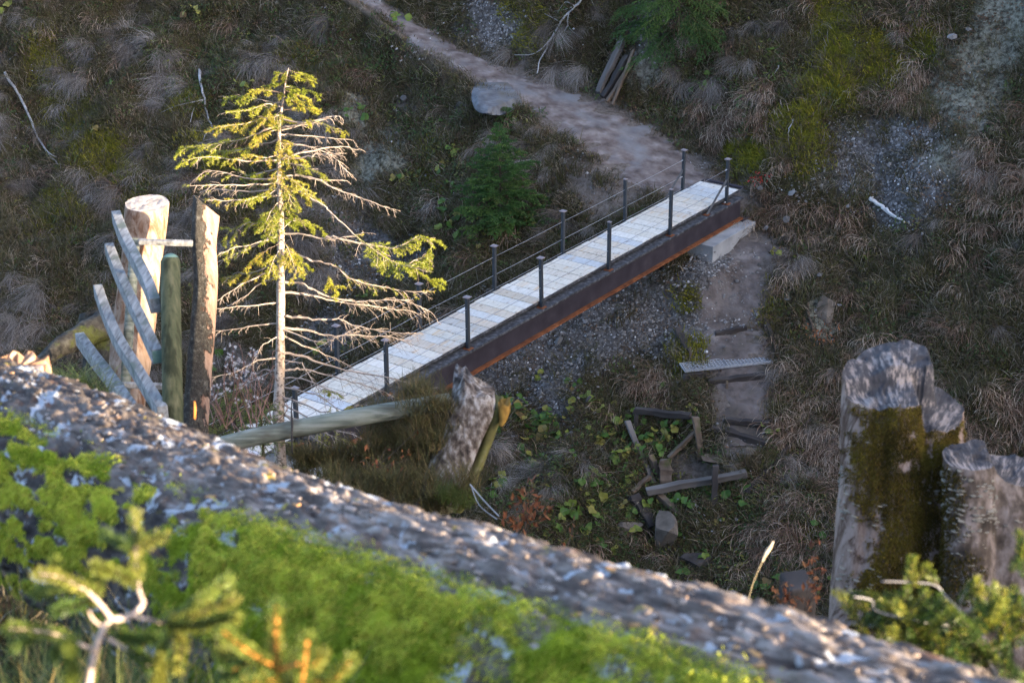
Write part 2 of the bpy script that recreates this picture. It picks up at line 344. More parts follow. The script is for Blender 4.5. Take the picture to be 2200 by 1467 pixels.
# ------------------------------------------------------------------ footbridge
M_PLANK = None
def plank_mat():
    m, N, L, B = new_mat('new_timber')
    oi = N.new('ShaderNodeObjectInfo')
    r = ramp(N, [(0, (.58, .55, .48)), (.16, (.50, .43, .34)), (.3, (.64, .61, .55)), (.45, (.52, .52, .50)), (.52, (.45, .475, .50)), (.58, (.58, .54, .46)), (.74, (.50, .43, .35)), (.84, (.62, .59, .52)), (.95, (.50, .48, .44)), (1, (.28, .265, .24))]); L.new(oi.outputs['Random'], r.inputs[0])
    tc = N.new('ShaderNodeTexCoord'); ad = N.new('ShaderNodeVectorMath'); ad.operation = 'MULTIPLY_ADD'
    cb = N.new('ShaderNodeCombineXYZ'); L.new(oi.outputs['Random'], cb.inputs[0]); L.new(oi.outputs['Random'], cb.inputs[1])
    L.new(cb.outputs[0], ad.inputs[0]); ad.inputs[1].default_value = (37, 53, 0); L.new(tc.outputs['Object'], ad.inputs[2])
    def nz(scale, sc3, det=4):
        mp = N.new('ShaderNodeMapping'); mp.inputs['Scale'].default_value = sc3; n = N.new('ShaderNodeTexNoise'); n.inputs['Scale'].default_value = scale; n.inputs['Detail'].default_value = det
        L.new(ad.outputs[0], mp.inputs[0]); L.new(mp.outputs[0], n.inputs['Vector']); return n.outputs['Fac']
    g = nz(5, (1, 12, 1), 5); rg = ramp(N, [(.3, (.72, .68, .62)), (.6, (1.04, 1.03, 1.0))]); L.new(g, rg.inputs[0])
    c = mixc(N, L, 1, r.outputs[0], rg.outputs[0], 'MULTIPLY')
    k = nz(7, (1, 1.6, 1), 2); kr = ramp(N, [(.62, (1, 1, 1)), (.72, (.42, .37, .33))]); L.new(k, kr.inputs[0]); c = mixc(N, L, .75, c, kr.outputs[0], 'MULTIPLY')
    o = nz(2.2, (.5, 3, 1), 3); orr = ramp(N, [(.56, (1, 1, 1)), (.72, (.95, .72, .50))]); L.new(o, orr.inputs[0]); c = mixc(N, L, .8, c, orr.outputs[0], 'MULTIPLY')
    L.new(c, B.inputs['Base Color']); B.inputs['Roughness'].default_value = .7; bump(N, L, B, g, .25, .004); return m
M_PLANK = plank_mat()
M_BEAM = noise_mat('weathered_steel', [(.3, (.020, .017, .022)), (.6, (.036, .031, .039)), (.8, (.055, .047, .053))], 3, detail=8, rough=.62, bmp=.1, lay=((.10, .10, .10), 26, (1, 1, 1), .70, .74))
M_FLANGE = noise_mat('dusty_flange', [(.35, (.026, .026, .03)), (.52, (.055, .057, .062)), (.66, (.11, .115, .125)), (.8, (.22, .23, .24))], 11, detail=8, rough=.8, bmp=.1)
M_RUST = noise_mat('orange_rust', [(.3, (.07, .026, .013)), (.55, (.17, .058, .021)), (.75, (.25, .10, .04))], 5, detail=8, rough=.9, bmp=.2, lay=((.12, .045, .02), 3, (1, 1, 1), .55, .7))
M_POST = noise_mat('dark_paint', [(.3, (.028, .032, .036)), (.7, (.048, .053, .058))], 6, rough=.5, bmp=.05)
M_CAP = noise_mat('dull_steel', [(.35, (.16, .12, .12)), (.6, (.27, .25, .25))], 9, rough=.55, bmp=.1)
M_GALV = noise_mat('galvanised', [(.3, (.26, .28, .30)), (.7, (.42, .44, .46))], 20, rough=.45, bmp=.1, metal=.3)
M_CABLE = noise_mat('steel_cable', [(.3, (.20, .205, .21)), (.7, (.34, .345, .35))], 60, rough=.45, bmp=0, metal=.3)
M_CONC = noise_mat('concrete', [(.3, (.20, .205, .21)), (.55, (.29, .295, .295)), (.75, (.36, .36, .35))], 2.5, detail=9, rough=.9, bmp=.3, bdist=.01, lay=((.16, .155, .15), 5, (1, 1, .5), .62, .72))
rng = random.Random(4)
T0, T1 = -2.32 * BL, 4.36 * BL
bridge = thing('footbridge', 'narrow footbridge of pale new planks on dark steel beams across the gully', 'bridge', BR(0, BW / 2, 0)); bridge.rotation_euler = (0, 0, -BAZ + math.pi / 2)
# in the bridge's own frame: x along the deck, y across to the far rail, z up, origin on the centre line at beam height
def lb(t, wv, h): return np.array([t, wv - BW / 2, h])
pm = MB().box((0, 0, 0), (.1335, 0, 0), (0, .495, 0), (0, 0, .026)).build('plank', M_PLANK, bridge, bevel=.004)
n_pl = int((T1 - T0) / .285)
for i in range(n_pl):
    o = pm if i == 0 else copy_obj(pm, bridge)
    o.location = (T0 + .1425 + i * .285, rng.uniform(-.012, .012), .102 + rng.uniform(-.003, .003)); o.rotation_euler = (rng.uniform(-.004, .004), rng.uniform(-.008, .008), rng.uniform(-.006, .006))
o = MB().box(lb(T0 - .19, BW / 2, .112), (.17, 0, 0), (0, .46, 0), (0, 0, .02)).build('end_plate', noise_mat('end_plate_steel', [(.3, (.42, .40, .40)), (.7, (.55, .53, .52))], 4, rough=.6), bridge)
o = MB().box(lb(T1 + .03, BW / 2, .10), (.05, 0, 0), (0, .47, 0), (0, 0, .018)).build('end_strip', M_BEAM, bridge)
def girder(w0, side):
    b = MB(); t0, t1 = T0 + 1.0, T1 - .25; c, hl = (t0 + t1) / 2, (t1 - t0) / 2
    g = MB().box(lb(c, w0 + .06 * side, -.262), (hl - .004, 0, 0), (0, .012, 0), (0, 0, .214))
    g = g.build('girder', M_BEAM, bridge)
    MB().box(lb(c, w0, -.022), (hl, 0, 0), (0, .15, 0), (0, 0, .022)).build('top_flange', M_FLANGE, g)
    MB().box(lb(c, w0, -.502), (hl, 0, 0), (0, .15, 0), (0, 0, .02)).build('bottom_flange', M_RUST, g)
girder(.05, -1); girder(BW - .05, 1)
for wv in (.22, BW - .22):
    MB().box(lb((T0 + T1) / 2, wv, .038), ((T1 - T0) / 2 - .02, 0, 0), (0, .05, 0), (0, 0, .034)).build('deck_joist', M_BEAM, bridge)
for wv in (.054, BW - .054):
    MB().box(lb((T0 + T1) / 2, wv, .10), ((T1 - T0) / 2 - .02, 0, 0), (0, .007, 0), (0, 0, .024)).build('edge_angle', M_FLANGE, bridge)
post_m = MB().box((0, 0, .52), (.032, 0, 0), (0, .032, 0), (0, 0, .505)); post0 = None
for side, w0 in ((0, 0.), (1, BW)):
    for k in range(-2, 5):
        if post0 is None:
            o = post_m.build('post', M_POST, bridge, bevel=.004); post0 = o
            pl0 = MB().box((0, 0, .008), (.075, 0, 0), (0, .075, 0), (0, 0, .0075)).build('base_plate', M_RUST, o)
            cp0 = MB().box((0, 0, 1.031), (.062, 0, 0), (0, .062, 0), (0, 0, .006)).build('cap_plate', M_CAP, o)
        else:
            o = copy_obj(post0, bridge); copy_obj(pl0, o); c = copy_obj(cp0, o)
            if (side, k) in ((0, 2), (0, 3), (1, 3)): c.scale = (.62, .62, 1)
        o.location = lb(k * BL, w0, 0); o.rotation_euler = (rng.uniform(-.01, .01), rng.uniform(-.01, .01), rng.uniform(-.03, .03))
    for h, r in ((.80, .0048), (.42, .0052), (.135, .005)):
        pts = [lb(t, w0, h - .008 * math.sin(((t / BL) % 1) * math.pi)) for t in np.linspace(-3.3 * BL, 4 * BL, 60)]
        if side == 0 and h < .2: continue
        MB().tube(pts, r, 6).build('cable', M_CABLE, bridge, True)
    for t in (4 * BL,):
        b = MB().tube([lb(t, w0, .58), lb(t - .36 * BL, w0, .0)], .028, 4).build('brace', M_POST, bridge)
        MB().box(lb(t - .36 * BL, w0, .008), (.07, 0, 0), (0, .06, 0), (0, 0, .0075)).build('base_plate', M_RUST, b)
        for h in (.80, .42, .05): MB().tube([lb(t - .10, w0 - .0, h), lb(t - .02, w0, h)], .014, 6).build('cable_clamp', M_GALV, bridge)
MB().box(lb(T1 - .18, .05, -.533), (.16, 0, 0), (0, .2, 0), (0, 0, .011)).build('bearing_plate', M_BEAM, bridge)
MB().box(lb(T1 - .18, BW - .05, -.533), (.16, 0, 0), (0, .2, 0), (0, 0, .011)).build('bearing_plate', M_BEAM, bridge)
# abutment block, cast in the bank
ab = MB(); 
a0, a1, a2, a3 = BR(3.62 * BL, -.42, -.745), BR(4.75 * BL, -.42, -.745), None, None
cc = BR(4.05 * BL - .34, BW / 2 - .0, -.915)
ab.box(cc, bd * .95, bn * .93, bz * .36)
o = ab.build('concrete_abutment', M_CONC, bevel=.012); setp(o, 'grey concrete block carrying the far end of the footbridge', 'abutment')
cc = BR(-2.05 * BL, BW / 2, -.95); o = MB().box(cc, bd * .5, bn * .95, bz * .42).build('concrete_abutment', M_CONC, bevel=.012); setp(o, 'grey concrete block under the near end of the footbridge', 'abutment')
# ------------------------------------------------------------------ ground cover: instanced clumps
def blades(rs, n, lmin, lmax, wd, spread, droop, lean, curl=0, segs=4, seed_head=0, el0=(.7, 1.4), fan=.62, tipt=0.):
    """tuft of bent blades; +x is downhill, z up; tint rises by tipt towards the dry tips"""
    V, F, Tn = [], [], []
    for i in range(n):
        a = rs.uniform(0, 2 * math.pi); r = spread * math.sqrt(rs.random()); p = np.array([r * math.cos(a), r * math.sin(a), 0.])
        ln = rs.uniform(lmin, lmax); az = rs.gauss(0, fan) if lean > .3 else rs.uniform(0, 2 * math.pi)
        el = rs.uniform(*el0); hd = np.array([math.cos(az), math.sin(az), 0]); side = np.array([-hd[1], hd[0], 0]); side = norm(side + np.array([0, 0, rs.uniform(-.6, .6)]))
        st_ = ln / segs; b0 = len(V); tn = rs.random() * .38; w0 = wd * rs.uniform(.6, 1.3); dr = droop * rs.uniform(.6, 1.4); wob = rs.uniform(-.25, .25)
        for k in range(segs + 1):
            ww = w0 * (1 - .8 * k / segs) * (1 if not (seed_head and k >= segs - 1) else seed_head)
            V += [p - side * ww / 2, p + side * ww / 2]; Tn += [tn + tipt * max(0, k / segs - .45) * 1.8] * 2
            d = hd * math.cos(el) + np.array([0, 0, math.sin(el)]); p = p + d * st_ + side * wob * st_ * .5
            el -= dr
            if curl and k == segs - 2: el -= curl
        for k in range(segs): F.append((b0 + 2 * k, b0 + 2 * k + 1, b0 + 2 * k + 3, b0 + 2 * k + 2))
    return np.array(V), np.array(F), np.array(Tn)
def leaves(rs, n, rad, hgt, size, lobes=0, flat=.5):
    V, F, Tn = [], [], []
    for i in range(n):
        a = rs.uniform(0, 6.283); r = rad * math.sqrt(rs.random()); c = np.array([r * math.cos(a), r * math.sin(a), rs.uniform(.15, 1) * hgt])
        nr = norm(np.array([rs.gauss(0, flat), rs.gauss(0, flat), 1])); t = norm(np.cross(nr, [rs.gauss(0, 1), rs.gauss(0, 1), .1])); b = np.cross(nr, t); s = size * rs.uniform(.6, 1.3)
        b0 = len(V); tn = rs.random() * .3; fold = rs.uniform(-.25, .35)
        if lobes:
            m = 9; V.append(c); Tn.append(tn)
            for k in range(m):
                an = 2 * math.pi * (k + .25) / m; q = s * (1 + .14 * math.cos(an * 5)) * (.55 if k == 0 else 1)
                V.append(c + q * (math.cos(an) * t + math.sin(an) * b) + nr * s * .22 * math.sin(2 * an + fold * 9)); Tn.append(tn)
            F += [(b0, b0 + 1 + k, b0 + 1 + (k + 1) % m) for k in range(m)]
        else:
            V += [c - t * s, c + b * s * .42 + nr * fold * s, c + t * s, c - b * s * .42 + nr * fold * s]; Tn += [tn] * 4
            F += [(b0, b0 + 1, b0 + 2), (b0, b0 + 2, b0 + 3)]
    return np.array(V), np.array(F), np.array(Tn)
def stones(rs, n):
    V, F, Tn = [], [], []
    ico = [(-1, 0, 0), (1, 0, 0), (0, -1, 0), (0, 1, 0), (0, 0, -.7), (0, 0, .8), (.7, .7, .3), (-.7, .6, .3), (.6, -.7, .2), (-.65, -.65, .3)]
    fs = [(5, 1, 6), (5, 6, 3), (5, 3, 7), (5, 7, 0), (5, 0, 9), (5, 9, 2), (5, 2, 8), (5, 8, 1), (4, 6, 1), (4, 3, 6), (4, 7, 3), (4, 0, 7), (4, 9, 0), (4, 2, 9), (4, 8, 2), (4, 1, 8)]
    for i in range(n):
        c = np.array([rs.gauss(0, .22), rs.gauss(0, .22), 0]); s = .012 * rs.lognormvariate(0, .45) * np.array([rs.uniform(.8, 1.5), rs.uniform(.7, 1.1), rs.uniform(.5, .8)])
        b0 = len(V); tn = rs.random() * .4; V += [c + np.array(p) * s * rs.uniform(.8, 1.2) for p in ico]; F += [tuple(b0 + q for q in f) for f in fs]; Tn += [tn] * len(ico)
    return np.array(V), np.array(F), np.array(Tn)
def variants(name, gens, mat):
    c = bpy.data.collections.new(name)
    for k, (V, F, Tn) in enumerate(gens):
        me = fast_mesh(name, V, F, False, {'tint': Tn}); me.materials.append(mat)
        c.objects.link(bpy.data.objects.new('%s_%d' % (name, k), me))
    return c
def eulers(X, Y, Z):
    ry = np.arcsin(np.clip(-X[:, 2], -1, 1)); rx = np.arctan2(Y[:, 2], Z[:, 2]); rz = np.arctan2(X[:, 1], X[:, 0]); return np.stack([rx, ry, rz], -1)
def scatter(name, coll, pos, X, Y, Z, scl, rs, kind='stuff', label=None):
    n = len(pos); k = len(coll.objects)
    me = fast_mesh(name, pos, np.zeros((0, 3), int)) if False else bpy.data.meshes.new(name)
    me.vertices.add(n); me.vertices.foreach_set('co', np.asarray(pos, np.float32).ravel())
    a = me.attributes.new('rot', 'FLOAT_VECTOR', 'POINT'); a.data.foreach_set('vector', eulers(X, Y, Z).astype(np.float32).ravel())
    a = me.attributes.new('scl', 'FLOAT', 'POINT'); a.data.foreach_set('value', np.asarray(scl, np.float32))
    a = me.attributes.new('idx', 'INT', 'POINT'); a.data.foreach_set('value', rs.integers(0, k, n).astype(np.int32))
    o = link(name, me); o['kind'] = kind
    ng = bpy.data.node_groups.new('scatter_' + name, 'GeometryNodeTree')
    ng.interface.new_socket('Geometry', in_out='INPUT', socket_type='NodeSocketGeometry'); ng.interface.new_socket('Geometry', in_out='OUTPUT', socket_type='NodeSocketGeometry')
    N, L = ng.nodes, ng.links; i = N.new('NodeGroupInput'); ot = N.new('NodeGroupOutput'); ip = N.new('GeometryNodeInstanceOnPoints'); ci = N.new('GeometryNodeCollectionInfo')
    ci.inputs['Collection'].default_value = coll; ci.inputs['Separate Children'].default_value = True; ci.inputs['Reset Children'].default_value = True
    def na(nm, t):
        q = N.new('GeometryNodeInputNamedAttribute'); q.data_type = t; q.inputs['Name'].default_value = nm; return q.outputs['Attribute']
    L.new(i.outputs[0], ip.inputs['Points']); L.new(ci.outputs[0], ip.inputs['Instance']); ip.inputs['Pick Instance'].default_value = True
    L.new(na('idx', 'INT'), ip.inputs['Instance Index']); L.new(na('rot', 'FLOAT_VECTOR'), ip.inputs['Rotation']); L.new(na('scl', 'FLOAT'), ip.inputs['Scale']); L.new(ip.outputs[0], ot.inputs[0])
    o.modifiers.new('scatter', 'NODES').node_group = ng
    return o
nr = np.random.default_rng(11)
def ground_pts(n, x0=-15, x1=17, y0=24, y1=57):
    x = nr.uniform(x0, x1, n); y = nr.uniform(y0, y1, n); z = gz(x, y); e = .15
    dx = (gz(x + e, y) - gz(x - e, y)) / (2 * e); dy = (gz(x, y + e) - gz(x, y - e)) / (2 * e)
    Nn = norm(np.stack([-dx, -dy, np.ones(n)], -1)); pos = np.stack([x, y, z], -1); px, py, d = proj(pos)
    dn = np.stack([-dx, -dy, np.zeros(n)], -1); dn = norm(dn + 1e-6)
    ok = (px > -330) & (px < 2530) & (py > -220) & (py < 1500)
    return pos[ok], Nn[ok], dn[ok], px[ok], py[ok]
def samp(px, py, G):
    """value of a terrain field at pixel fields: re-evaluated from blobs"""
    return blobs(px, py, G)
def trailmask(pos):
    o = np.zeros(len(pos))
    for PL in (TRAIL, STEPS):
        D, _, Wd = near_poly(pos[:, 0], pos[:, 1], PL[::2]); o = np.maximum(o, 1 - sstep(.62, 1.05, D / Wd + .3 * fbm(pos[:, 0] * 2.2, pos[:, 1] * 2.2, 0, 2, 4)))
    # bare earth beneath and beside the bridge end
    return o
def frame(Nn, dn, tilt, jit):
    n = len(Nn); up = np.array([0, 0, 1.]); Z = norm(Nn * tilt + up * (1 - tilt)); a = nr.normal(0, jit, n)
    X = norm(dn - Z * (dn * Z).sum(1, keepdims=True)); Y = np.cross(Z, X)
    X2 = X * np.cos(a)[:, None] + Y * np.sin(a)[:, None]; return X2, np.cross(Z, X2), Z
rs = random.Random(5)
M_DRY = leaf_mat('dry_grass_blades', [(0, (.042, .033, .026)), (.3, (.105, .085, .068)), (.55, (.185, .155, .128)), (.8, (.29, .252, .215)), (1, (.42, .375, .33))], .12, .8, .5, spec=.15)
M_RED = leaf_mat('red_dry_grass_blades', [(0, (.045, .024, .015)), (.35, (.115, .064, .04)), (.62, (.205, .13, .086)), (.82, (.33, .24, .17)), (1, (.48, .39, .29))], .12, .8, .45, spec=.15)
M_SHORT = leaf_mat('short_turf', [(0, (.022, .02, .008)), (.2, (.05, .05, .012)), (.38, (.065, .042, .024)), (.55, (.09, .068, .042)), (.72, (.062, .066, .013)), (.88, (.12, .095, .062)), (1, (.26, .22, .16))], .15, .8, spec=.15)
M_HERB = leaf_mat('low_herbs', [(0, (.03, .055, .014)), (.4, (.05, .085, .02)), (.7, (.085, .105, .025)), (.85, (.16, .15, .03)), (1, (.09, .05, .025))], .35, .55)
M_LITT = leaf_mat('leaf_litter', [(0, (.05, .032, .02)), (.35, (.10, .06, .035)), (.6, (.16, .10, .062)), (.8, (.07, .045, .03)), (1, (.26, .19, .125))], .1, .8, spec=.15)
M_MOSSB = leaf_mat('bright_moss', [(0, (.09, .09, .010)), (.5, (.17, .165, .018)), (1, (.26, .23, .026))], .3, .85, spec=.1)
M_STONE = leaf_mat('pebbles', [(0, (.06, .058, .056)), (.4, (.12, .118, .115)), (.7, (.21, .205, .2)), (.9, (.16, .14, .12)), (1, (.50, .50, .49))], 0, .85, spec=.2)
M_COBBLE = leaf_mat('cobbles', [(0, (.05, .047, .043)), (.5, (.10, .095, .088)), (.85, (.17, .162, .152)), (1, (.40, .39, .38))], 0, .9, spec=.15)
M_COLT = leaf_mat('coltsfoot_leaves', [(0, (.055, .12, .02)), (.4, (.10, .18, .03)), (.7, (.22, .24, .04)), (.9, (.30, .26, .06)), (1, (.14, .09, .035))], .4, .5)
C_TUFT = variants('long_tuft', [blades(rs, 150, .45, 1.15, .010, .17, .27, .5, 0, 5, 0, (.15, 1.15), .42, .3) for _ in range(5)], M_DRY)
C_CURL = variants('curl_tuft', [blades(rs, 34, .35, .75, .0105, .22, .30, .5, .7, 6, 2.2, (.5, 1.35), .55, .45) for _ in range(5)], M_RED)
C_SHORT = variants('turf', [blades(rs, 34, .07, .26, .012, .2, .42, .4, 0, 3) for _ in range(6)], M_SHORT)
C_HERB = variants('herb', [leaves(rs, 26, .2, .13, .035) for _ in range(4)], M_HERB)
C_LITT = variants('litter', [leaves(rs, 30, .3, .06, .034, 0, .8) for _ in range(4)], M_LITT)
C_MOSS = variants('moss', [blades(rs, 60, .04, .10, .012, .16, .3, .2, 0, 2) for _ in range(3)], M_MOSSB)
C_STONE = variants('stone', [stones(rs, 34) for _ in range(4)], M_STONE)
C_COBBLE = variants('cobble', [(lambda q: (q[0] * np.array([2.6, 2.6, 2.6]), q[1], q[2]))(stones(rs, 6)) for _ in range(5)], M_COBBLE)
C_COLT = variants('coltsfoot', [leaves(rs, 6, .24, .2, .08, 1, .5) for _ in range(5)], M_COLT)
def clear(px, py): return blobs(px, py, [(1450, 1010, 130, 120, 0, .3), (1590, 880, 60, 120, 0, .3), (1420, 1160, 60, 70, 0, .3), (1560, 790, 90, 40, -12, .3), (1890, 465, 50, 40, 0, .3), (1312, 165, 40, 70, 30, .3), (1066, 180, 60, 50, 0, .3), (50, 270, 40, 90, -25, .3), (445, 240, 25, 70, 0, .3), (1768, 690, 40, 60, 0, .3)])
def build_cover():
    bare = lambda px, py, pos: np.maximum.reduce([trailmask(pos), .97 * samp(px, py, B_CLAY), .95 * samp(px, py, B_GRAV), .9 * samp(px, py, B_DIRT), .985 * samp(px, py, B_FACE), .8 * samp(px, py, B_MOSS[:9])])
    # long drooping tufts
    pos, Nn, dn, px, py = ground_pts(26000); b = bare(px, py, pos); cl = .42 + 1.7 * fbm(pos[:, 0] * .7, pos[:, 1] * .7, 0, 3, 40)
    left = blobs(px, py, [(250, 300, 560, 520, 0, .5), (650, 620, 200, 250)]); mid = blobs(px, py, [(1150, 480, 230, 140, -25), (1120, 330, 100, 60), (1360, 800, 100, 80), (1680, 520, 60, 80), (980, 120, 120, 60), (1560, 120, 200, 100), (1250, 80, 90, 90), (1150, 1000, 160, 100), (1640, 1010, 60, 60)])
    p = np.clip(cl, 0, 1.2) * (.75 * left + .75 * mid + .16) * (1 - b) ; p *= 1 - .8 * samp(px, py, [(820, 180, 150, 90, 30), (1760, 130, 100, 120)])
    k = nr.random(len(p)) < np.clip(p - .06, 0, 1) * .8 * (1 - .9 * clear(px, py)); X, Y, Z = frame(Nn[k], dn[k], .75, .35)
    scatter('dry_tussock_grass', C_TUFT, pos[k], X, Y, Z, (.3 + .65 * nr.random(k.sum()) ** 1.6) * np.where(left[k] > .5, 1.1, .85), nr)
    n1 = k.sum()
    # reddish curled grass on the right
    pos, Nn, dn, px, py = ground_pts(34000); b = bare(px, py, pos); cl = .55 + 1.6 * fbm(pos[:, 0] * .6, pos[:, 1] * .6, 0, 3, 50)
    right = blobs(px, py, [(2060, 640, 330, 380, 0, .5), (1720, 980, 130, 230, 20), (1960, 1050, 260, 200), (1420, 830, 60, 50), (1640, 300, 160, 110), (1750, 520, 120, 120), (1950, 120, 90, 120)])
    k = nr.random(len(b)) < (np.clip(cl, 0, 1) * right * (1 - .75 * samp(px, py, B_GRAV)) + .05) * (1 - b) ** 2 * .85 * (1 - .92 * clear(px, py)); X, Y, Z = frame(Nn[k], dn[k], .7, .5)
    scatter('curled_dry_grass', C_CURL, pos[k], X, Y, Z, nr.uniform(.55, 1.1, k.sum()), nr); n2 = k.sum()
    # short turf everywhere
    pos, Nn, dn, px, py = ground_pts(120000); b = bare(px, py, pos); k = nr.random(len(b)) < (1 - .94 * b) * (1 - trailmask(pos)) * .95 * (1 - .6 * clear(px, py)); X, Y, Z = frame(Nn[k], dn[k], .8, 3)
    scatter('short_turf', C_SHORT, pos[k], X, Y, Z, nr.uniform(.6, 1.5, k.sum()), nr); n3 = k.sum()
    pos, Nn, dn, px, py = ground_pts(30000); b = bare(px, py, pos); g = blobs(px, py, [(820, 160, 170, 110, 25), (400, 120, 120, 100), (930, 330, 70, 80), (1580, 230, 120, 70), (1050, 420, 120, 90), (1350, 1100, 250, 150), (1660, 1150, 120, 130), (700, 80, 90, 60), (1480, 60, 60, 60)])
    k = nr.random(len(b)) < (1 - b) * (.14 + .8 * g); X, Y, Z = frame(Nn[k], dn[k], .8, 3); scatter('low_herbs', C_HERB, pos[k], X, Y, Z, nr.uniform(.6, 1.5, k.sum()), nr); n4 = k.sum()
    pos, Nn, dn, px, py = ground_pts(60000); b = bare(px, py, pos); cy_ = samp(px, py, B_CLAY); k = nr.random(len(b)) < .36 - .33 * b + .30 * cy_ * (fbm(pos[:, 0] * 1.6, pos[:, 1] * 1.6, 0, 3, 87) > -.05) - .12 * samp(px, py, B_CLAY) - .06 * trailmask(pos); X, Y, Z = frame(Nn[k], dn[k], .9, 3)
    scatter('leaf_litter', C_LITT, pos[k], X, Y, Z, nr.uniform(.5, 1.3, k.sum()), nr); n5 = k.sum()
    pos, Nn, dn, px, py = ground_pts(60000); g = samp(px, py, B_MOSS); k = nr.random(len(g)) < .9 * g * (1 - trailmask(pos)); X, Y, Z = frame(Nn[k], dn[k], .9, 3)
    scatter('moss_cushions', C_MOSS, pos[k], X, Y, Z, nr.uniform(1.0, 2.2, k.sum()), nr); n6 = k.sum()
    pos, Nn, dn, px, py = ground_pts(44000); g = samp(px, py, B_GRAV); g = np.maximum(g, .9 * samp(px, py, B_FACE)); k = nr.random(len(g)) < .012 + .8 * g + .06 * samp(px, py, B_DIRT); X, Y, Z = frame(Nn[k], dn[k], .9, 3)
    scatter('gravel', C_STONE, pos[k], X, Y, Z, nr.uniform(.6, 1.5, k.sum()), nr); n7 = k.sum()
    pos, Nn, dn, px, py = ground_pts(9000); g = np.maximum(samp(px, py, B_GRAV), .8 * samp(px, py, B_FACE)); k = nr.random(len(g)) < .008 + .30 * g + .2 * samp(px, py, B_CLAY); X, Y, Z = frame(Nn[k], dn[k], .9, 3)
    scatter('loose_stones', C_COBBLE, pos[k], X, Y, Z, nr.uniform(.5, 1.0, k.sum()) ** 2 * 1.6, nr)
    pos, Nn, dn, px, py = ground_pts(16000); g = blobs(px, py, [(1330, 1130, 270, 150), (1450, 950, 190, 110), (1660, 1200, 120, 110), (1200, 920, 150, 90), (1060, 470, 90, 60), (1540, 220, 70, 60), (980, 420, 60, 90)])
    k = nr.random(len(g)) < (.55 * g * (1 - trailmask(pos)) + .015) * (.3 + .7 * (fbm(pos[:, 0] * .9, pos[:, 1] * .9, 0, 2, 61) > 0)); X, Y, Z = frame(Nn[k], dn[k], .6, 3)
    scatter('coltsfoot', C_COLT, pos[k], X, Y, Z, nr.uniform(.5, 1.25, k.sum()), nr); n8 = k.sum()
    # turf of the near bank, between the log and the gully
    n = 5200; x = nr.uniform(-9, 10, n); y = nr.uniform(1.6, 25, n); e = .15; dx = (gz(x + e, y) - gz(x - e, y)) / (2 * e); dy = (gz(x, y + e) - gz(x, y - e)) / (2 * e)
    Nn = norm(np.stack([-dx, -dy, np.ones(n)], -1)); dn = norm(np.stack([-dx, -dy, np.zeros(n)], -1)); X, Y, Z = frame(Nn, dn, .8, 3)
    scatter('near_turf', C_SHORT, np.stack([x, y, gz(x, y)], -1), X, Y, Z, nr.uniform(.4, 1.0, n), nr)
    print('COVER', n1, n2, n3, n4, n5, n6, n7, n8)
build_cover()
# ------------------------------------------------------------------ spruces
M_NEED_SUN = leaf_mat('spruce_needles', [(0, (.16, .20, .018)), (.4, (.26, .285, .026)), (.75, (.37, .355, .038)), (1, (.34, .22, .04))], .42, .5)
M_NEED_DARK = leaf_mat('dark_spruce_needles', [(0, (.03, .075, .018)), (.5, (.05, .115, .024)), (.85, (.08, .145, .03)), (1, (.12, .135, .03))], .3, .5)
M_NEED_YOUNG = leaf_mat('young_spruce_needles', [(0, (.055, .10, .025)), (.35, (.09, .14, .03)), (.7, (.16, .19, .035)), (1, (.26, .24, .05))], .4, .45)
M_TRUNK = noise_mat('pale_spruce_bark', [(.3, (.17, .125, .095)), (.5, (.29, .23, .18)), (.7, (.38, .32, .26))], 9, (1, 1, .5), 8, bmp=.8, bdist=.008, lay=((.10, .075, .058), 22, (1, 1, 1.4), .50, .62))
M_TWIG = noise_mat('bare_twig_bark', [(.3, (.21, .16, .125)), (.6, (.32, .26, .21))], 12, bmp=0)
M_BROWN = noise_mat('brown_bark', [(.3, (.045, .032, .024)), (.7, (.10, .075, .055))], 9, bmp=.4)
M_ORANGE = noise_mat('orange_shoot_bark', [(.3, (.36, .13, .028)), (.7, (.52, .22, .05))], 20, bmp=.1)
M_PALE = noise_mat('pale_stem_bark', [(.3, (.30, .22, .17)), (.6, (.46, .37, .31))], 40, bmp=.2, bdist=.002)
def needles(out, pts, per_m, ln, wd, rg, up=0., cone=.62):
    """needles along a polyline; out collects (base, dir, side, length)"""
    pts = np.asarray(pts, float)
    for a, b in zip(pts[:-1], pts[1:]):
        L_ = np.linalg.norm(b - a); n = max(1, int(L_ * per_m + rg.random())); T = (b - a) / (L_ + 1e-9)
        t = rg.random(n); r = rg.normal(size=(n, 3)); r[:, 2] += up; r = norm(r - (r @ T)[:, None] * T)
        d = norm(T * rg.uniform(cone - .2, cone + .2, n)[:, None] + r); s = norm(np.cross(d, rg.normal(size=(n, 3))))
        out.append((a + (b - a) * t[:, None], d, s, ln * rg.uniform(.75, 1.2, n), np.full(n, wd)))
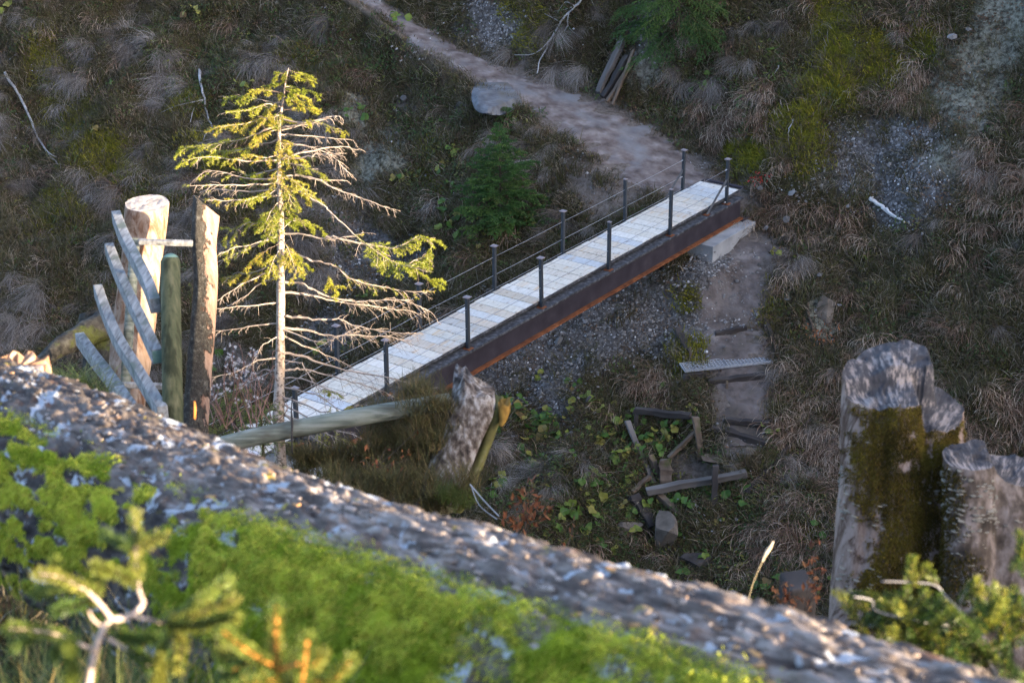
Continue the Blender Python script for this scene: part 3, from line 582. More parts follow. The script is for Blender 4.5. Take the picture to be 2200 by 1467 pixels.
def needle_mesh(name, out, mat, parent, rg, quad=False, tint=.35, t0=0.):
    B_ = np.concatenate([o[0] for o in out]); D_ = np.concatenate([o[1] for o in out]); S_ = np.concatenate([o[2] for o in out]); l = np.concatenate([o[3] for o in out])[:, None]; wd = np.concatenate([o[4] for o in out])[:, None]
    n = len(B_)
    if quad:
        V = np.stack([B_ - S_ * wd * .4, B_ + S_ * wd * .4, B_ + D_ * l * .7 + S_ * wd * .5, B_ + D_ * l, B_ + D_ * l * .7 - S_ * wd * .5], 1).reshape(-1, 3); k = 5
        i = np.arange(n)[:, None] * 5; F = np.concatenate([i + [0, 1, 2], i + [0, 2, 4], i + [4, 2, 3]])
    else:
        V = np.stack([B_ - S_ * wd * .5, B_ + S_ * wd * .5, B_ + D_ * l], 1).reshape(-1, 3); k = 3; F = np.arange(n * 3).reshape(-1, 3)
    tn = np.repeat((t0 + tint * rg.random(n)) % 1, k); me = fast_mesh(name, V, F, False, {'tint': tn})
    return link(name, me, mat, parent)
def smooth_line(pts, n=4):
    pts = np.asarray(pts, float); m = len(pts); t = np.linspace(0, m - 1, (m - 1) * n + 1); out = []
    for q in t:
        i = min(int(q), m - 2); f = q - i; p0_, p1_, p2_, p3_ = pts[max(i - 1, 0)], pts[i], pts[i + 1], pts[min(i + 2, m - 1)]
        out.append(.5 * (2 * p1_ + (p2_ - p0_) * f + (2 * p0_ - 5 * p1_ + 4 * p2_ - p3_) * f * f + (3 * p1_ - p0_ - 3 * p2_ + p3_) * f ** 3))
    return np.array(out)
def along(pts, f):
    seg = np.linalg.norm(np.diff(pts, axis=0), axis=1); c = np.concatenate([[0], np.cumsum(seg)]); s = f * c[-1]; i = min(int(np.searchsorted(c, s, 'right')) - 1, len(pts) - 2); i = max(i, 0)
    u = (s - c[i]) / (seg[i] + 1e-9); return pts[i] + (pts[i + 1] - pts[i]) * u, norm(pts[i + 1] - pts[i])
def spray(mb, out, base, d, ln, rg, foliage, r0=.004, droop=.25, wd=.0035, nl=.024, per_m=330, sub=5):
    """a side twig with its own short twigs; foliage 0..1"""
    n = 5; p = np.array(base, float); dd = np.array(d, float); pts = [p]
    for k in range(n):
        dd = norm(dd + np.array([0, 0, -droop / n]) + rg.normal(0, .09, 3)); p = p + dd * ln / n; pts.append(p)
    pts = np.array(pts); mb.tube(pts, np.linspace(r0, r0 * .45, len(pts)), 4, False)
    if foliage > 0: needles(out, pts[1:] if foliage < .9 else pts, per_m, nl, wd, rg, .25)
    for k in range(sub):
        f = .2 + .75 * (k + rg.random()) / sub; q, T = along(pts, f); s = norm(np.cross(T, [0, 0, 1])) * (1 if k % 2 else -1)
        e = norm(T * .75 + s * rg.uniform(.5, .9) + np.array([0, 0, rg.uniform(-.35, .15)])); l2 = ln * rg.uniform(.28, .5) * (1.1 - .5 * f)
        q2 = np.array([q, q + e * l2 * .5, q + norm(e + np.array([0, 0, -droop * .5])) * l2]); mb.tube(q2, [r0 * .5, r0 * .4, r0 * .28], 3, False)
        if foliage > 0 and rg.random() < foliage + .15: needles(out, q2, per_m, nl, wd, rg, .25)
TD = 24.0
def px_branch(pts, yaw, d0=TD):
    """branch of the sunlit spruce: pixel polyline swung about the trunk by yaw so that it has its own depth"""
    W = [P(x, y, d0) for x, y in pts]; o = W[0]; out = [o]
    for q in W[1:]:
        h = q - o; out.append(o + h + np.array([0, 1, 0]) * math.tan(yaw) * abs(h[0]) )
    # keep the image height true while depth changes: move along the view ray
    res = []
    for q, (x, y) in zip(out, pts):
        d = (q @ F0); res.append(P(x, y, d))
    return np.array(res)
rg = np.random.default_rng(21)
tree_base = P(600, 945, TD); tree_base[2] = float(gz(tree_base[0], tree_base[1]))
spruce = thing('spruce_tree', 'sunlit thin spruce with bare pale lower branches standing before the footbridge', 'tree', tree_base)
def tl(pts): return np.asarray(pts) - tree_base
TRK = [(620, 146), (613, 180), (607, 222), (601, 262), (599, 310), (601, 400), (603, 470), (603, 560), (603, 650), (602, 760), (600, 850), (599, 930)]
TW = smooth_line([P(x, y, TD) for x, y in TRK] + [tree_base + [0, 0, -.1]], 3)
tr_r = np.interp(np.linspace(0, 1, len(TW)), [0, .06, .2, .4, .6, .8, 1], [.004, .008, .016, .032, .048, .060, .08])
MB().tube(tl(TW), tr_r, 10, jit=.06, rng=random.Random(2)).build('trunk', M_TRUNK, spruce, True)
# (pixel polyline, foliage amount, foliage from fraction, twig length m, twigs, yaw degrees)
BRS = [
 ([(620, 150), (640, 158), (662, 165)], 1, 0, .16, 8, 25), ([(618, 155), (600, 160), (588, 172)], 1, 0, .14, 7, -20), ([(617, 165), (650, 168), (680, 180)], 1, 0, .20, 10, -30), ([(615, 175), (590, 178), (560, 190)], 1, 0, .18, 9, 30),
 ([(612, 190), (650, 192), (690, 205)], 1, 0, .24, 12, -50), ([(612, 195), (640, 205), (672, 222)], 1, 0, .22, 11, 40), ([(610, 200), (570, 195), (535, 196)], 1, 0, .22, 11, -45), ([(608, 212), (640, 224), (668, 238)], 1, 0, .18, 10, -60),
 ([(606, 222), (563, 216), (527, 207), (480, 210)], 1, .15, .22, 13, 20), ([(604, 230), (570, 225), (537, 236), (486, 242)], .9, .3, .2, 12, -40), ([(602, 238), (640, 235), (690, 236)], .9, .2, .2, 10, 35),
 ([(600, 248), (563, 254), (527, 266), (462, 275)], .9, .25, .24, 14, -25), ([(600, 255), (640, 262), (680, 262), (735, 284)], .9, .1, .2, 8, -35), ([(600, 262), (580, 255), (560, 268), (540, 290)], .9, .2, .2, 9, -65),
 ([(600, 268), (575, 278), (527, 297), (455, 311), (384, 318)], .9, .42, .3, 18, 15), ([(600, 275), (660, 263), (713, 252), (732, 252), (738, 266)], 0, .3, .1, 7, -20), ([(605, 280), (660, 268), (700, 256), (715, 258)], 0, .3, .08, 5, 10),
 ([(601, 290), (618, 290), (689, 295), (761, 302)], .0, .4, .12, 8, 15), ([(712, 285), (735, 283), (750, 289)], 1, 0, .12, 5, 0), ([(601, 300), (560, 310), (520, 322), (460, 325)], .9, .35, .28, 13, 45), ([(602, 309), (646, 311), (682, 321), (742, 338)], 0, .4, .12, 9, -15),
 ([(601, 330), (575, 340), (545, 335), (500, 345)], .9, .2, .24, 12, -50), ([(602, 340), (658, 328), (718, 316), (742, 316), (770, 322)], 0, .4, .16, 12, 25), ([(602, 344), (660, 336), (694, 330), (718, 340), (751, 373)], 0, .45, .16, 14, -35),
 ([(600, 345), (527, 345), (455, 338), (391, 345)], .85, .45, .26, 14, -20), ([(601, 352), (640, 355), (680, 370), (695, 378)], .9, .15, .2, 11, -55), ([(601, 362), (560, 372), (530, 378), (500, 360)], .9, .2, .22, 12, 60),
 ([(600, 381), (527, 383), (451, 366), (415, 388)], .15, .5, .16, 10, 20), ([(602, 385), (634, 377), (677, 385), (737, 388), (754, 397)], 0, .5, .08, 5, 10), ([(634, 377), (677, 383), (714, 403), (764, 421), (805, 435), (852, 457)], .0, .35, .12, 13, -18),
 ([(600, 392), (563, 396), (479, 397), (408, 400)], .1, .5, .14, 10, -25), ([(601, 400), (585, 412), (560, 420), (520, 430)], .95, .25, .24, 12, -60), ([(600, 405), (520, 412), (460, 405), (430, 412)], .2, .5, .14, 8, 35),
 ([(601, 421), (527, 428), (479, 431), (448, 430)], .25, .4, .16, 10, -30), ([(602, 400), (650, 415), (690, 440), (703, 450), (727, 472), (760, 503), (785, 525), (846, 564), (885, 572)], .75, .62, .24, 26, -35),
 ([(603, 402), (640, 412), (658, 420), (665, 425)], 1, .4, .2, 10, 55), ([(602, 440), (620, 455), (640, 470), (642, 480)], 1, .3, .2, 9, -60), ([(602, 430), (590, 445), (575, 460), (560, 470)], 1, .3, .22, 10, -70), ([(601, 455), (560, 478), (530, 480), (490, 500)], .55, .3, .2, 10, 25),
 ([(603, 470), (625, 470), (660, 478), (690, 490)], .95, .35, .22, 11, 50), ([(603, 503), (640, 503), (700, 512), (770, 503), (778, 496)], .3, .3, .18, 9, -25), ([(700, 511), (723, 511), (785, 525), (842, 533), (877, 521), (905, 507), (930, 530)], .7, .45, .22, 18, -10),
 ([(846, 564), (875, 575), (900, 590), (938, 607)], 1, .1, .24, 18, -20), ([(846, 560), (830, 565), (810, 560)], 1, 0, .2, 10, -40), ([(870, 572), (890, 560), (915, 552), (925, 560)], .8, .3, .18, 10, 10),
 ([(603, 505), (560, 520), (510, 532), (470, 545)], .35, .4, .18, 10, -30), ([(603, 520), (570, 540), (545, 560), (535, 575)], .9, .3, .24, 12, -55), ([(603, 530), (625, 545), (645, 560), (650, 585)], .95, .25, .24, 13, -60), ([(602, 490), (570, 515), (520, 540), (465, 565)], .3, .5, .18, 10, 40),
 ([(603, 540), (621, 541), (672, 560), (723, 574), (764, 603), (846, 621), (917, 630)], .05, .35, .18, 20, 5), ([(680, 565), (702, 590), (710, 612), (722, 622)], 1, .45, .2, 14, -20), ([(603, 555), (560, 580), (520, 590), (475, 600)], .55, .3, .2, 12, 30),
 ([(602, 576), (551, 596), (510, 618), (462, 648)], .1, .5, .12, 7, -20), ([(603, 590), (560, 610), (520, 640), (470, 668)], 0, .5, .12, 7, 35), ([(603, 606), (652, 611), (695, 634), (754, 648), (795, 646), (870, 646), (928, 672)], 0, .4, .22, 20, -15),
 ([(603, 628), (652, 632), (690, 640), (740, 650), (850, 665), (905, 674)], 0, .5, .2, 16, 20), ([(602, 651), (530, 657), (462, 663)], 0, .4, .1, 6, -25), ([(603, 679), (640, 681), (682, 686), (726, 686), (756, 697), (833, 712), (898, 718)], 0, .4, .22, 18, -25),
 ([(602, 694), (555, 698), (508, 707), (456, 712)], 0, .4, .1, 7, 20), ([(603, 703), (658, 710), (708, 721), (756, 721), (822, 723), (887, 734)], 0, .45, .22, 18, 12), ([(602, 706), (640, 720), (672, 733), (700, 728), (760, 715)], 0, .4, .18, 12, -40),
 ([(602, 720), (580, 732), (561, 746), (541, 785)], 0, .4, .1, 6, -40), ([(603, 715), (650, 742), (700, 762), (760, 790)], 0, .5, .14, 9, 35), ([(603, 758), (647, 764), (702, 784), (756, 797), (843, 812), (909, 834), (931, 838)], 0, .4, .22, 18, -10),
 ([(602, 762), (575, 772), (551, 789)], 0, .4, .08, 5, 30), ([(603, 773), (643, 780), (654, 790), (682, 834), (690, 842)], .0, .6, .12, 4, -35), ([(688, 838), (702, 838), (722, 846)], 1, 0, .14, 9, -30), ([(602, 770), (550, 775), (505, 800), (450, 812)], 0, .4, .12, 8, -30),
 ([(603, 801), (632, 793), (658, 795), (713, 808), (756, 821), (826, 841), (878, 869)], 0, .4, .2, 16, 15), ([(602, 812), (647, 814), (691, 830), (740, 850)], .0, .4, .14, 10, -40), ([(602, 800), (570, 795), (540, 810), (500, 850)], 0, .4, .12, 8, 40),
 ([(602, 832), (665, 843), (713, 869), (745, 905)], .1, .4, .18, 12, -30), ([(602, 850), (660, 872), (720, 890), (790, 880)], .12, .4, .18, 12, -45), ([(602, 865), (650, 890), (700, 930), (760, 960)], .1, .4, .2, 12, -40), ([(790, 870), (760, 872), (740, 880)], .8, 0, .1, 6, 0),
 ([(602, 880), (660, 930), (720, 965), (800, 985)], .1, .3, .22, 14, -50), ([(602, 890), (680, 915), (760, 935), (830, 965)], .1, .3, .2, 14, -35), ([(601, 870), (560, 885), (520, 900)], .1, .3, .14, 8, -30)]
for pts, fol, f0, tl_, nt_, yaw in BRS:
    W = smooth_line(px_branch(pts, R(yaw) * .8), 4); L_ = np.linalg.norm(np.diff(W, axis=0), axis=1).sum(); mb = MB(); out = []
    W[1:-1] += rg.normal(0, .006, W[1:-1].shape)
    r0 = .0075 + .0055 * min(L_, 1.6); r0 = r0 if fol < .6 or L_ > .8 else .007
    mb.tube(tl(W), np.linspace(r0, .0025, len(W)), 5, False)
    nt_ = nt_ * (.58 if fol > .8 else 1.25 if fol < .3 else .9); tl_ = tl_ * (.74 if fol > .8 else 1)
    for k in range(int(nt_)):
        f = f0 + (1 - f0) * (k + rg.random()) / nt_; f = min(f, .99); q, T = along(W, f); s = norm(np.cross(T, [0, 0, 1])) * (1 if k % 2 else -1)
        d = norm(T * rg.uniform(.55, 1.0) + s * rg.uniform(.35, .9) + np.array([0, 0, rg.uniform(-.45, .12)]))
        ff = fol if fol > .3 else (fol if rg.random() < .5 else 0)
        spray(mb, out, tl(q), d, tl_ * rg.uniform(.6, 1.25), rg, ff if rg.random() < .8 else 0, .0035 if fol > .4 else .0032, .35 if fol > .3 else .5, .0072, .030, 420 if fol > .3 else 260, 5 if fol > .3 else 3)
    # short dead side twigs on the bare inner length
    for k in range(int(3 * L_ / .4)):
        q, T = along(W, rg.uniform(.06, .95)); d = norm(T * .6 + rg.normal(0, .6, 3) + [0, 0, -.3]); e = tl(q); mb.tube(np.array([e, e + d * .05, e + d * .05 + norm(d + [0, 0, -.5]) * rg.uniform(.03, .10)]), [.0026, .002, .0012], 3, False)
    if fol > .5: needles(out, tl(W[int(len(W) * max(f0, .45)):]), 420, .030, .0072, rg, .3)
    br = mb.build('branch', M_TWIG if not fol > .85 or L_ > .6 else M_BROWN, spruce)
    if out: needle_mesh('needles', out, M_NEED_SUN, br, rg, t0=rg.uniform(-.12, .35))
# boughs reaching towards and away from the viewer, which cover the upper trunk
for k in range(19):
    f = .03 + .34 * (k + rg.random() * .6) / 19; o_, T = along(TW, f); an = rg.uniform(-2.7, -.45) if k % 4 else rg.uniform(.5, 2.6); L_ = (.16 + .62 * min(1, f * 2.6)) * rg.uniform(.6, 1.0); p = [o_]; d = norm(np.array([math.cos(an), math.sin(an), .25]))
    for j in range(5): d = norm(d + np.array([0, 0, -.16]) + rg.normal(0, .07, 3)); p.append(p[-1] + d * L_ / 5)
    p = np.array(p); mb = MB(); out = []; mb.tube(tl(p), np.linspace(.004 + .006 * L_, .002, 6), 4, False); fol = 1 if f < .38 else (.9 if k % 2 else 0)
    for j in range(int(4 + 9 * L_)):
        q, T2 = along(p, min(.98, .25 + .75 * (j + rg.random()) / (4 + 9 * L_))); s = norm(np.cross(T2, [0, 0, 1])) * (1 if j % 2 else -1)
        spray(mb, out, tl(q), norm(T2 * rg.uniform(.6, 1) + s * rg.uniform(.4, .9) + [0, 0, rg.uniform(-.4, .1)]), .17 * rg.uniform(.6, 1.2), rg, fol, .0035, .35, .0072, .030, 420, 4)
    br = mb.build('branch', M_TWIG, spruce)
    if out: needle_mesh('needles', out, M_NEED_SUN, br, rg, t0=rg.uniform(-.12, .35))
def small_spruce(name, label, base, h, width, seed, mat, lay=11, nl=.022, per_m=170, bark=None, lean=(0, 0), lowest=.08, group=None, sub=5, wd=.006, droop=.2):
    g = np.random.default_rng(seed); t = thing(name, label, 'tree', base, group)
    top = np.array([lean[0], lean[1], h]); tk = np.array([[0, 0, -.15], top * .5, top]); MB().tube(smooth_line(tk, 4), np.linspace(.012 + h * .011, .004, 9), 7).build('trunk', bark or M_BROWN, t, True)
    for i in range(lay):
        f = lowest + (1 - lowest) * i / lay; nb = g.integers(4, 7)
        for k in range(nb):
            an = 2 * math.pi * (k + g.random() * .8) / nb + i; hd = np.array([math.cos(an), math.sin(an), 0]); L_ = width * (1 - f) ** .8 * g.uniform(.7, 1.1) + .08
            o = top * (f + g.uniform(-.02, .02)); p = [o]; d = norm(hd + [0, 0, .1 + .5 * f])
            for j in range(5): d = norm(d + [0, 0, -droop / 3 + .05 * j * (1 - f)] + g.normal(0, .05, 3)); p.append(p[-1] + d * L_ / 5)
            p = np.array(p); mb = MB(); out = []; mb.tube(p, np.linspace(.004 + .006 * L_, .002, 6), 4, False); needles(out, p[1:], per_m, nl, wd, g, .2)
            for j in range(max(3, int(L_ * 12))):
                q, T = along(p, .15 + .82 * (j + g.random()) / max(3, int(L_ * 12))); s = norm(np.cross(T, [0, 0, 1])) * (1 if j % 2 else -1)
                spray(mb, out, q, norm(T * .8 + s * .8 + [0, 0, g.uniform(-.3, .05)]), L_ * .38 * g.uniform(.5, 1.1) + .04, g, 1, .0025, droop, wd, nl, per_m, sub)
            b_ = mb.build('branch', bark or M_BROWN, t); needle_mesh('needles', out, mat, b_, g, t0=g.uniform(0, .5))
    return t
def on(px, py, dz=0.): h = hit(px, py); h[2] += dz; return h
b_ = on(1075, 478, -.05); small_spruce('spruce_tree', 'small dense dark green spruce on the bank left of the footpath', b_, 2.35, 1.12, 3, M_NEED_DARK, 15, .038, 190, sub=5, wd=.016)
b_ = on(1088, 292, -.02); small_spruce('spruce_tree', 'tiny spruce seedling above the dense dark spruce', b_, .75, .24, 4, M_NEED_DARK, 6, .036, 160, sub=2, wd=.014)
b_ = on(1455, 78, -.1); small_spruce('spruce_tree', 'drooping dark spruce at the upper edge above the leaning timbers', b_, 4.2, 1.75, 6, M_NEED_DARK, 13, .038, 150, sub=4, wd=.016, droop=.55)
b_ = on(1575, 52, -.1)
# ------------------------------------------------------------------ sticks, timbers and stones lying on the far bank
M_GREYWOOD = noise_mat('grey_weathered_wood', [(.3, (.06, .052, .046)), (.55, (.125, .11, .098)), (.75, (.20, .18, .165))], 4, (1, 1, .12), 6, bmp=.5, bdist=.01)
M_DARKWOOD = noise_mat('dark_wet_wood', [(.3, (.018, .015, .014)), (.55, (.045, .038, .034)), (.8, (.085, .072, .062))], 4, (1, 1, .3), 6, bmp=.5, bdist=.01)
M_BRWOOD = noise_mat('brown_old_wood', [(.3, (.05, .034, .024)), (.55, (.12, .088, .062)), (.75, (.20, .16, .12))], 4, (1, 1, .3), 6, bmp=.5, bdist=.01, lay=((.06, .065, .02), 3, (1, 1, 1), .58, .7))
M_STICK = noise_mat('bleached_stick', [(.3, (.20, .19, .18)), (.7, (.36, .345, .33))], 9, bmp=.2)
M_WHITE = noise_mat('white_stick', [(.3, (.42, .40, .37)), (.7, (.58, .56, .53))], 9, bmp=.2)
M_ROCK = noise_mat('grey_rock', [(.3, (.06, .062, .066)), (.5, (.105, .11, .118)), (.72, (.165, .172, .182))], 4, detail=9, rough=.95, bmp=.8, bdist=.03, lay=((.09, .08, .06), 2, (1, 1, 1), .5, .7))
M_BROCK = noise_mat('brown_rock', [(.3, (.07, .058, .045)), (.55, (.14, .115, .09)), (.75, (.2, .17, .14))], 3, detail=9, rough=.95, bmp=.8, bdist=.03)
def stick(pts, r, label, mat=None, forks=(), cat='branch', name='fallen_branch', lift=.15, group=None):
    W = smooth_line([on(x, y, lift) for x, y in pts], 4); o = W[0].copy(); t = thing(name, label, cat, o, group)
    W[1:-1] += np.random.default_rng(len(label)).normal(0, .012, W[1:-1].shape)
    MB().tube(W - o, np.linspace(r, r * .45, len(W)), 7, jit=.1, rng=random.Random(1)).build('stem', mat or M_STICK, t, True)
    for fk in forks:
        Q = smooth_line([on(x, y, lift) for x, y in fk], 3); MB().tube(Q - o, np.linspace(r * .55, r * .2, len(Q)), 5).build('side_twig', mat or M_STICK, t, True)
    return t
stick([(12, 168), (38, 212), (60, 252), (78, 298), (95, 328), (125, 365)], .040, 'long curved grey dead branch on the grassy slope at far left', None, [[(45, 215), (52, 222)], [(95, 328), (108, 342), (122, 350)]])
stick([(428, 162), (432, 195), (440, 225), (447, 260), (460, 298)], .040, 'upright grey dead branch lying in the grass behind the sunlit spruce', None, [[(440, 226), (418, 245), (410, 275)], [(455, 288), (442, 302), (438, 315)], [(440, 226), (415, 232), (380, 240), (345, 255)]])
stick([(1272, -6), (1255, 22), (1236, 45), (1205, 78), (1178, 125), (1160, 160), (1154, 188)], .030, 'bare pale branch hanging down over the bank right of the boulder', None, [[(1250, 30), (1225, 48), (1190, 55)], [(1222, 58), (1220, 85), (1238, 105), (1252, 112)], [(1205, 78), (1170, 60)], [(1220, 85), (1205, 110)], [(1236, 45), (1215, 35), (1198, 58)], [(1185, 112), (1150, 145), (1105, 148)]], lift=.35)
stick([(1868, 440), (1890, 456), (1910, 470), (1942, 492)], .048, 'short forked white stick lying on the slope at right', M_WHITE, [[(1893, 460), (1915, 478), (1932, 486)], [(1868, 440), (1876, 437)]])
stick([(1672, 155), (1662, 172), (1650, 188)], .018, 'small pale twig on the brown bank below the mossy tufts', M_STICK)
stick([(1705, 270), (1696, 286), (1692, 300)], .018, 'small pale twig hanging beside yellow green moss', M_STICK)
stick([(1615, 272), (1606, 284), (1600, 292)], .016, 'short pale twig on the bank above the bridge end', M_STICK)
stick([(735, -8), (790, 30), (830, 62), (872, 88)], .14, 'half buried brown log along the upper footpath edge', M_BRWOOD, cat='log', name='fallen_log', lift=.02)
stick([(770, 655), (748, 682), (722, 712)], .085, 'dark brown log on the far gully side behind the bare branches', M_BROWN, cat='log', name='fallen_log', lift=.08)
stick([(1003, 408), (985, 425), (966, 442)], .07, 'dark log at the foot of the dense dark spruce', M_DARKWOOD, cat='log', name='fallen_log', lift=.05)
stick([(1605, 1070), (1648, 1020), (1690, 972), (1740, 910)], .085, 'black wet log in the curled grass beside the lower steps', M_DARKWOOD, cat='log', name='fallen_log', lift=.10)
stick([(1735, 655), (1738, 690), (1760, 735), (1790, 755)], .035, 'dark bent root across the bank right of the abutment', M_BROWN, cat='root', name='tree_root', lift=.05)
stick([(1640, 700), (1655, 730), (1672, 752)], .045, 'dark stick lying right of the metal grating', M_BROWN, lift=.05)
stick([(985, 232), (998, 230), (1015, 243)], .12, 'sawn black log end poking from the bank beside the boulder', M_DARKWOOD, cat='log', name='fallen_log', lift=.05)
def timber(p, q, wd, th, mat, label, name='old_timber', cat='timber', roll=0., group=None, bev=.012, seed=0):
    """squared timber between two world points"""
    p, q = np.asarray(p, float), np.asarray(q, float); c = (p + q) / 2; T = norm(q - p); s = norm(np.cross(T, [0, 0, 1.])) if abs(T[2]) < .95 else np.array([1., 0, 0]); u = np.cross(s, T)
    s, u = s * math.cos(roll) + u * math.sin(roll), u * math.cos(roll) - s * math.sin(roll)
    rr = np.random.default_rng(seed + int(abs(px_seed(p)))); n = 7; V = []; F = []
    for i in range(n):
        f = i / (n - 1); x = p - c + (q - p) * f; e = rr.normal(0, .10, 4); x = x + s * rr.normal(0, .05 * wd) + u * rr.normal(0, .06 * wd)
        for k, (a, b) in enumerate(((-1, -1), (1, -1), (1, 1), (-1, 1))): V.append(x + s * a * wd / 2 * (1 + e[k]) + u * b * th / 2 * (1 + e[k - 1]) + T * (rr.normal(0, .15 * wd) if i in (0, n - 1) else 0))
    for i in range(n - 1):
        for k in range(4): F.append((i * 4 + k, i * 4 + (k + 1) % 4, i * 4 + 4 + (k + 1) % 4, i * 4 + 4 + k))
    F += [(3, 2, 1, 0), tuple((n - 1) * 4 + k for k in range(4))]
    mb = MB().add(V, F)
    # local z along the timber so that the grain follows it
    M = np.array([s, u, T]); mb.v = [tuple(M @ np.array(v)) for v in mb.v]; o = mb.build(name, mat, bevel=bev)
    mw = Matrix(((s[0], u[0], T[0], c[0]), (s[1], u[1], T[1], c[1]), (s[2], u[2], T[2], c[2]), (0, 0, 0, 1))); o.matrix_world = mw
    return setp(o, label, cat, group)
def px_seed(p): return p[0] * 37 + p[1] * 11
def lift_pt(px, py, gpy, dz=0.):
    """point seen at (px, py) standing above the ground seen at (px, gpy)"""
    g = hit(px, gpy); d = g @ F0; q = P(px, py, d); return q + np.array([0, 0, dz])
G_T = 'old timbers leaning on the bank'
timber(lift_pt(1340, 92, 150, .12), on(1284, 212, .14), .17, .12, M_GREYWOOD, 'grey squared timber leaning on the bank, leftmost of the leaning timbers', group=G_T)
timber(lift_pt(1350, 128, 165, .12), on(1296, 220, .13), .15, .10, M_DARKWOOD, 'dark timber leaning beside the grey one on the bank', group=G_T)
timber(lift_pt(1356, 150, 190, .12), on(1303, 232, .15), .09, .07, M_BRWOOD, 'brown broken lath lying between the leaning timbers', group=G_T)
timber(lift_pt(1362, 116, 170, .12), on(1316, 238, .15), .07, .06, M_BRWOOD, 'thin reddish brown pole, rightmost of the leaning timbers', group=G_T)
# ruined steps in the gully
_lp, _on = lift_pt, on
def lift_pt(px, py, gpy, dz=0.): return _lp(px, py, gpy, dz + .05)
def on(px, py, dz=0.): return _on(px, py, dz + .02)
timber(lift_pt(1364, 886, 925), lift_pt(1484, 899, 950), .14, .12, M_DARKWOOD, 'split dark rail resting on two short stakes above the ruined steps')
timber(lift_pt(1368, 884, 930), on(1366, 932), .09, .09, M_DARKWOOD, 'short dark stake under the left end of the split rail', 'wooden_stake', 'stake')
timber(lift_pt(1494, 900, 985), on(1506, 990), .13, .12, M_BRWOOD, 'brown stake under the right end of the split rail', 'wooden_stake', 'stake')
timber(lift_pt(1346, 908, 950), on(1404, 1044, .05), .11, .07, M_GREYWOOD, 'long grey board slanting down at the left of the ruined steps')
timber(lift_pt(1436, 988, 1010), lift_pt(1492, 935, 975), .10, .08, M_BRWOOD, 'brown board rising to the right stake of the split rail')
timber(lift_pt(1430, 992, 1050), on(1430, 1056), .24, .2, M_BRWOOD, 'thick broken post with a pale top in the middle of the ruined steps', 'broken_post', 'post')
timber(lift_pt(1396, 980, 1000), on(1418, 1030, .03), .13, .08, M_BRWOOD, 'short brown board leaning on the thick broken post')
timber(lift_pt(1390, 1060, 1110), lift_pt(1602, 1022, 1060), .15, .13, M_GREYWOOD, 'long grey beam lying level across the ruined steps')
timber(lift_pt(1536, 1004, 1085), on(1534, 1088), .12, .12, M_DARKWOOD, 'dark post behind the level grey beam', 'wooden_stake', 'stake')
timber(lift_pt(1414, 1068, 1090), on(1540, 1178, .04), .13, .10, M_BRWOOD, 'long brown board sliding down below the level grey beam')
timber(lift_pt(1358, 1062, 1085), lift_pt(1396, 1028, 1050), .09, .07, M_BRWOOD, 'small pale board at the left end of the level grey beam')
timber(lift_pt(1360, 1070, 1090), on(1400, 1138, .05), .21, .18, M_DARKWOOD, 'stout round dark post fallen below the level grey beam', 'fallen_post', 'post')
lift_pt, on = _lp, _on
G_S = 'step edge logs on the lower path'
def bank(px, py, dz=.06): return on(px, py, dz)
for a, b, wd, m_, lb_ in (((1536, 722), (1602, 710), .12, M_DARKWOOD, 'dark step log highest on the lower path'), ((1455, 715), (1478, 760), .16, M_DARKWOOD, 'dark mossy log stub left of the metal grating'), ((1520, 826), (1655, 811), .14, M_DARKWOOD, 'dark step log just below the metal grating'), ((1558, 908), (1650, 917), .13, M_DARKWOOD, 'dark step log in the middle of the lower path'), ((1528, 924), (1648, 960), .17, M_DARKWOOD, 'slanting black step log lowest on the lower path'), ((1645, 690), (1668, 760), .10, M_DARKWOOD, 'dark edging log on the right of the lower path')):
    timber(bank(*a), bank(*b), wd, wd * .8, m_, lb_, 'step_log', 'step', group=G_S)
for a, b, lb_ in (((1510, 790), (1509, 818), 'thin stake at the front of the metal grating'), ((1483, 745), (1483, 778), 'thin stake behind the left end of the metal grating'), ((1562, 818), (1561, 838), 'little stake holding the step log below the grating')):
    timber(lift_pt(a[0], a[1], b[1]), on(*b), .05, .05, M_BRWOOD, lb_, 'wooden_stake', 'stake')
def rock(px, py, wpx, hpx, label, mat, seed, flat=.7, name='rock', emb=.3):
    g = hit(px, py); d = g @ F0; sx = wpx / FPX * d / 2; sz = hpx / FPX * d / 2; r_ = np.random.default_rng(seed); U_, V_ = 44, 28; planes = [(norm(r_.normal(size=3)), r_.uniform(.45, .8)) for _ in range(13)]; V = []; F = []
    for j in range(V_ + 1):
        for i in range(U_):
            th, ph = 2 * math.pi * i / U_, math.pi * j / V_; n_ = np.array([math.sin(ph) * math.cos(th), math.sin(ph) * math.sin(th), math.cos(ph)])
            k = 1 + .22 * float(fbm(n_[0] * 1.3 + seed, n_[1] * 1.3, n_[2] * 1.3, 3, seed)); n2 = np.sign(n_) * np.abs(n_) ** .8; q_ = n2 * k
            for pn, ph_ in planes: q_ = q_ - max(0, q_ @ pn - ph_) * pn
            V.append(q_ * np.array([sx, max(sx, sz) * flat, sz]) * 1.12)
    for j in range(V_):
        for i in range(U_): F.append((j * U_ + i, j * U_ + (i + 1) % U_, (j + 1) * U_ + (i + 1) % U_, (j + 1) * U_ + i))
    me = fast_mesh(name, V, [f[::-1] for f in F], False); o = link(name, me, mat, None, Vector(g + np.array([0, 0, sz * emb]))); return setp(o, label, 'rock')
rock(1070, 205, 108, 34, 'big smooth grey boulder on the footpath', M_ROCK, 3, 2.3, 'boulder', .1)
rock(1425, 1165, 62, 110, 'tall brown boulder below the ruined steps', M_BROCK, 5, .7, 'boulder', .2)
rock(1600, 982, 46, 30, 'flat brown rock beside the lowest step log', M_BROCK, 7)
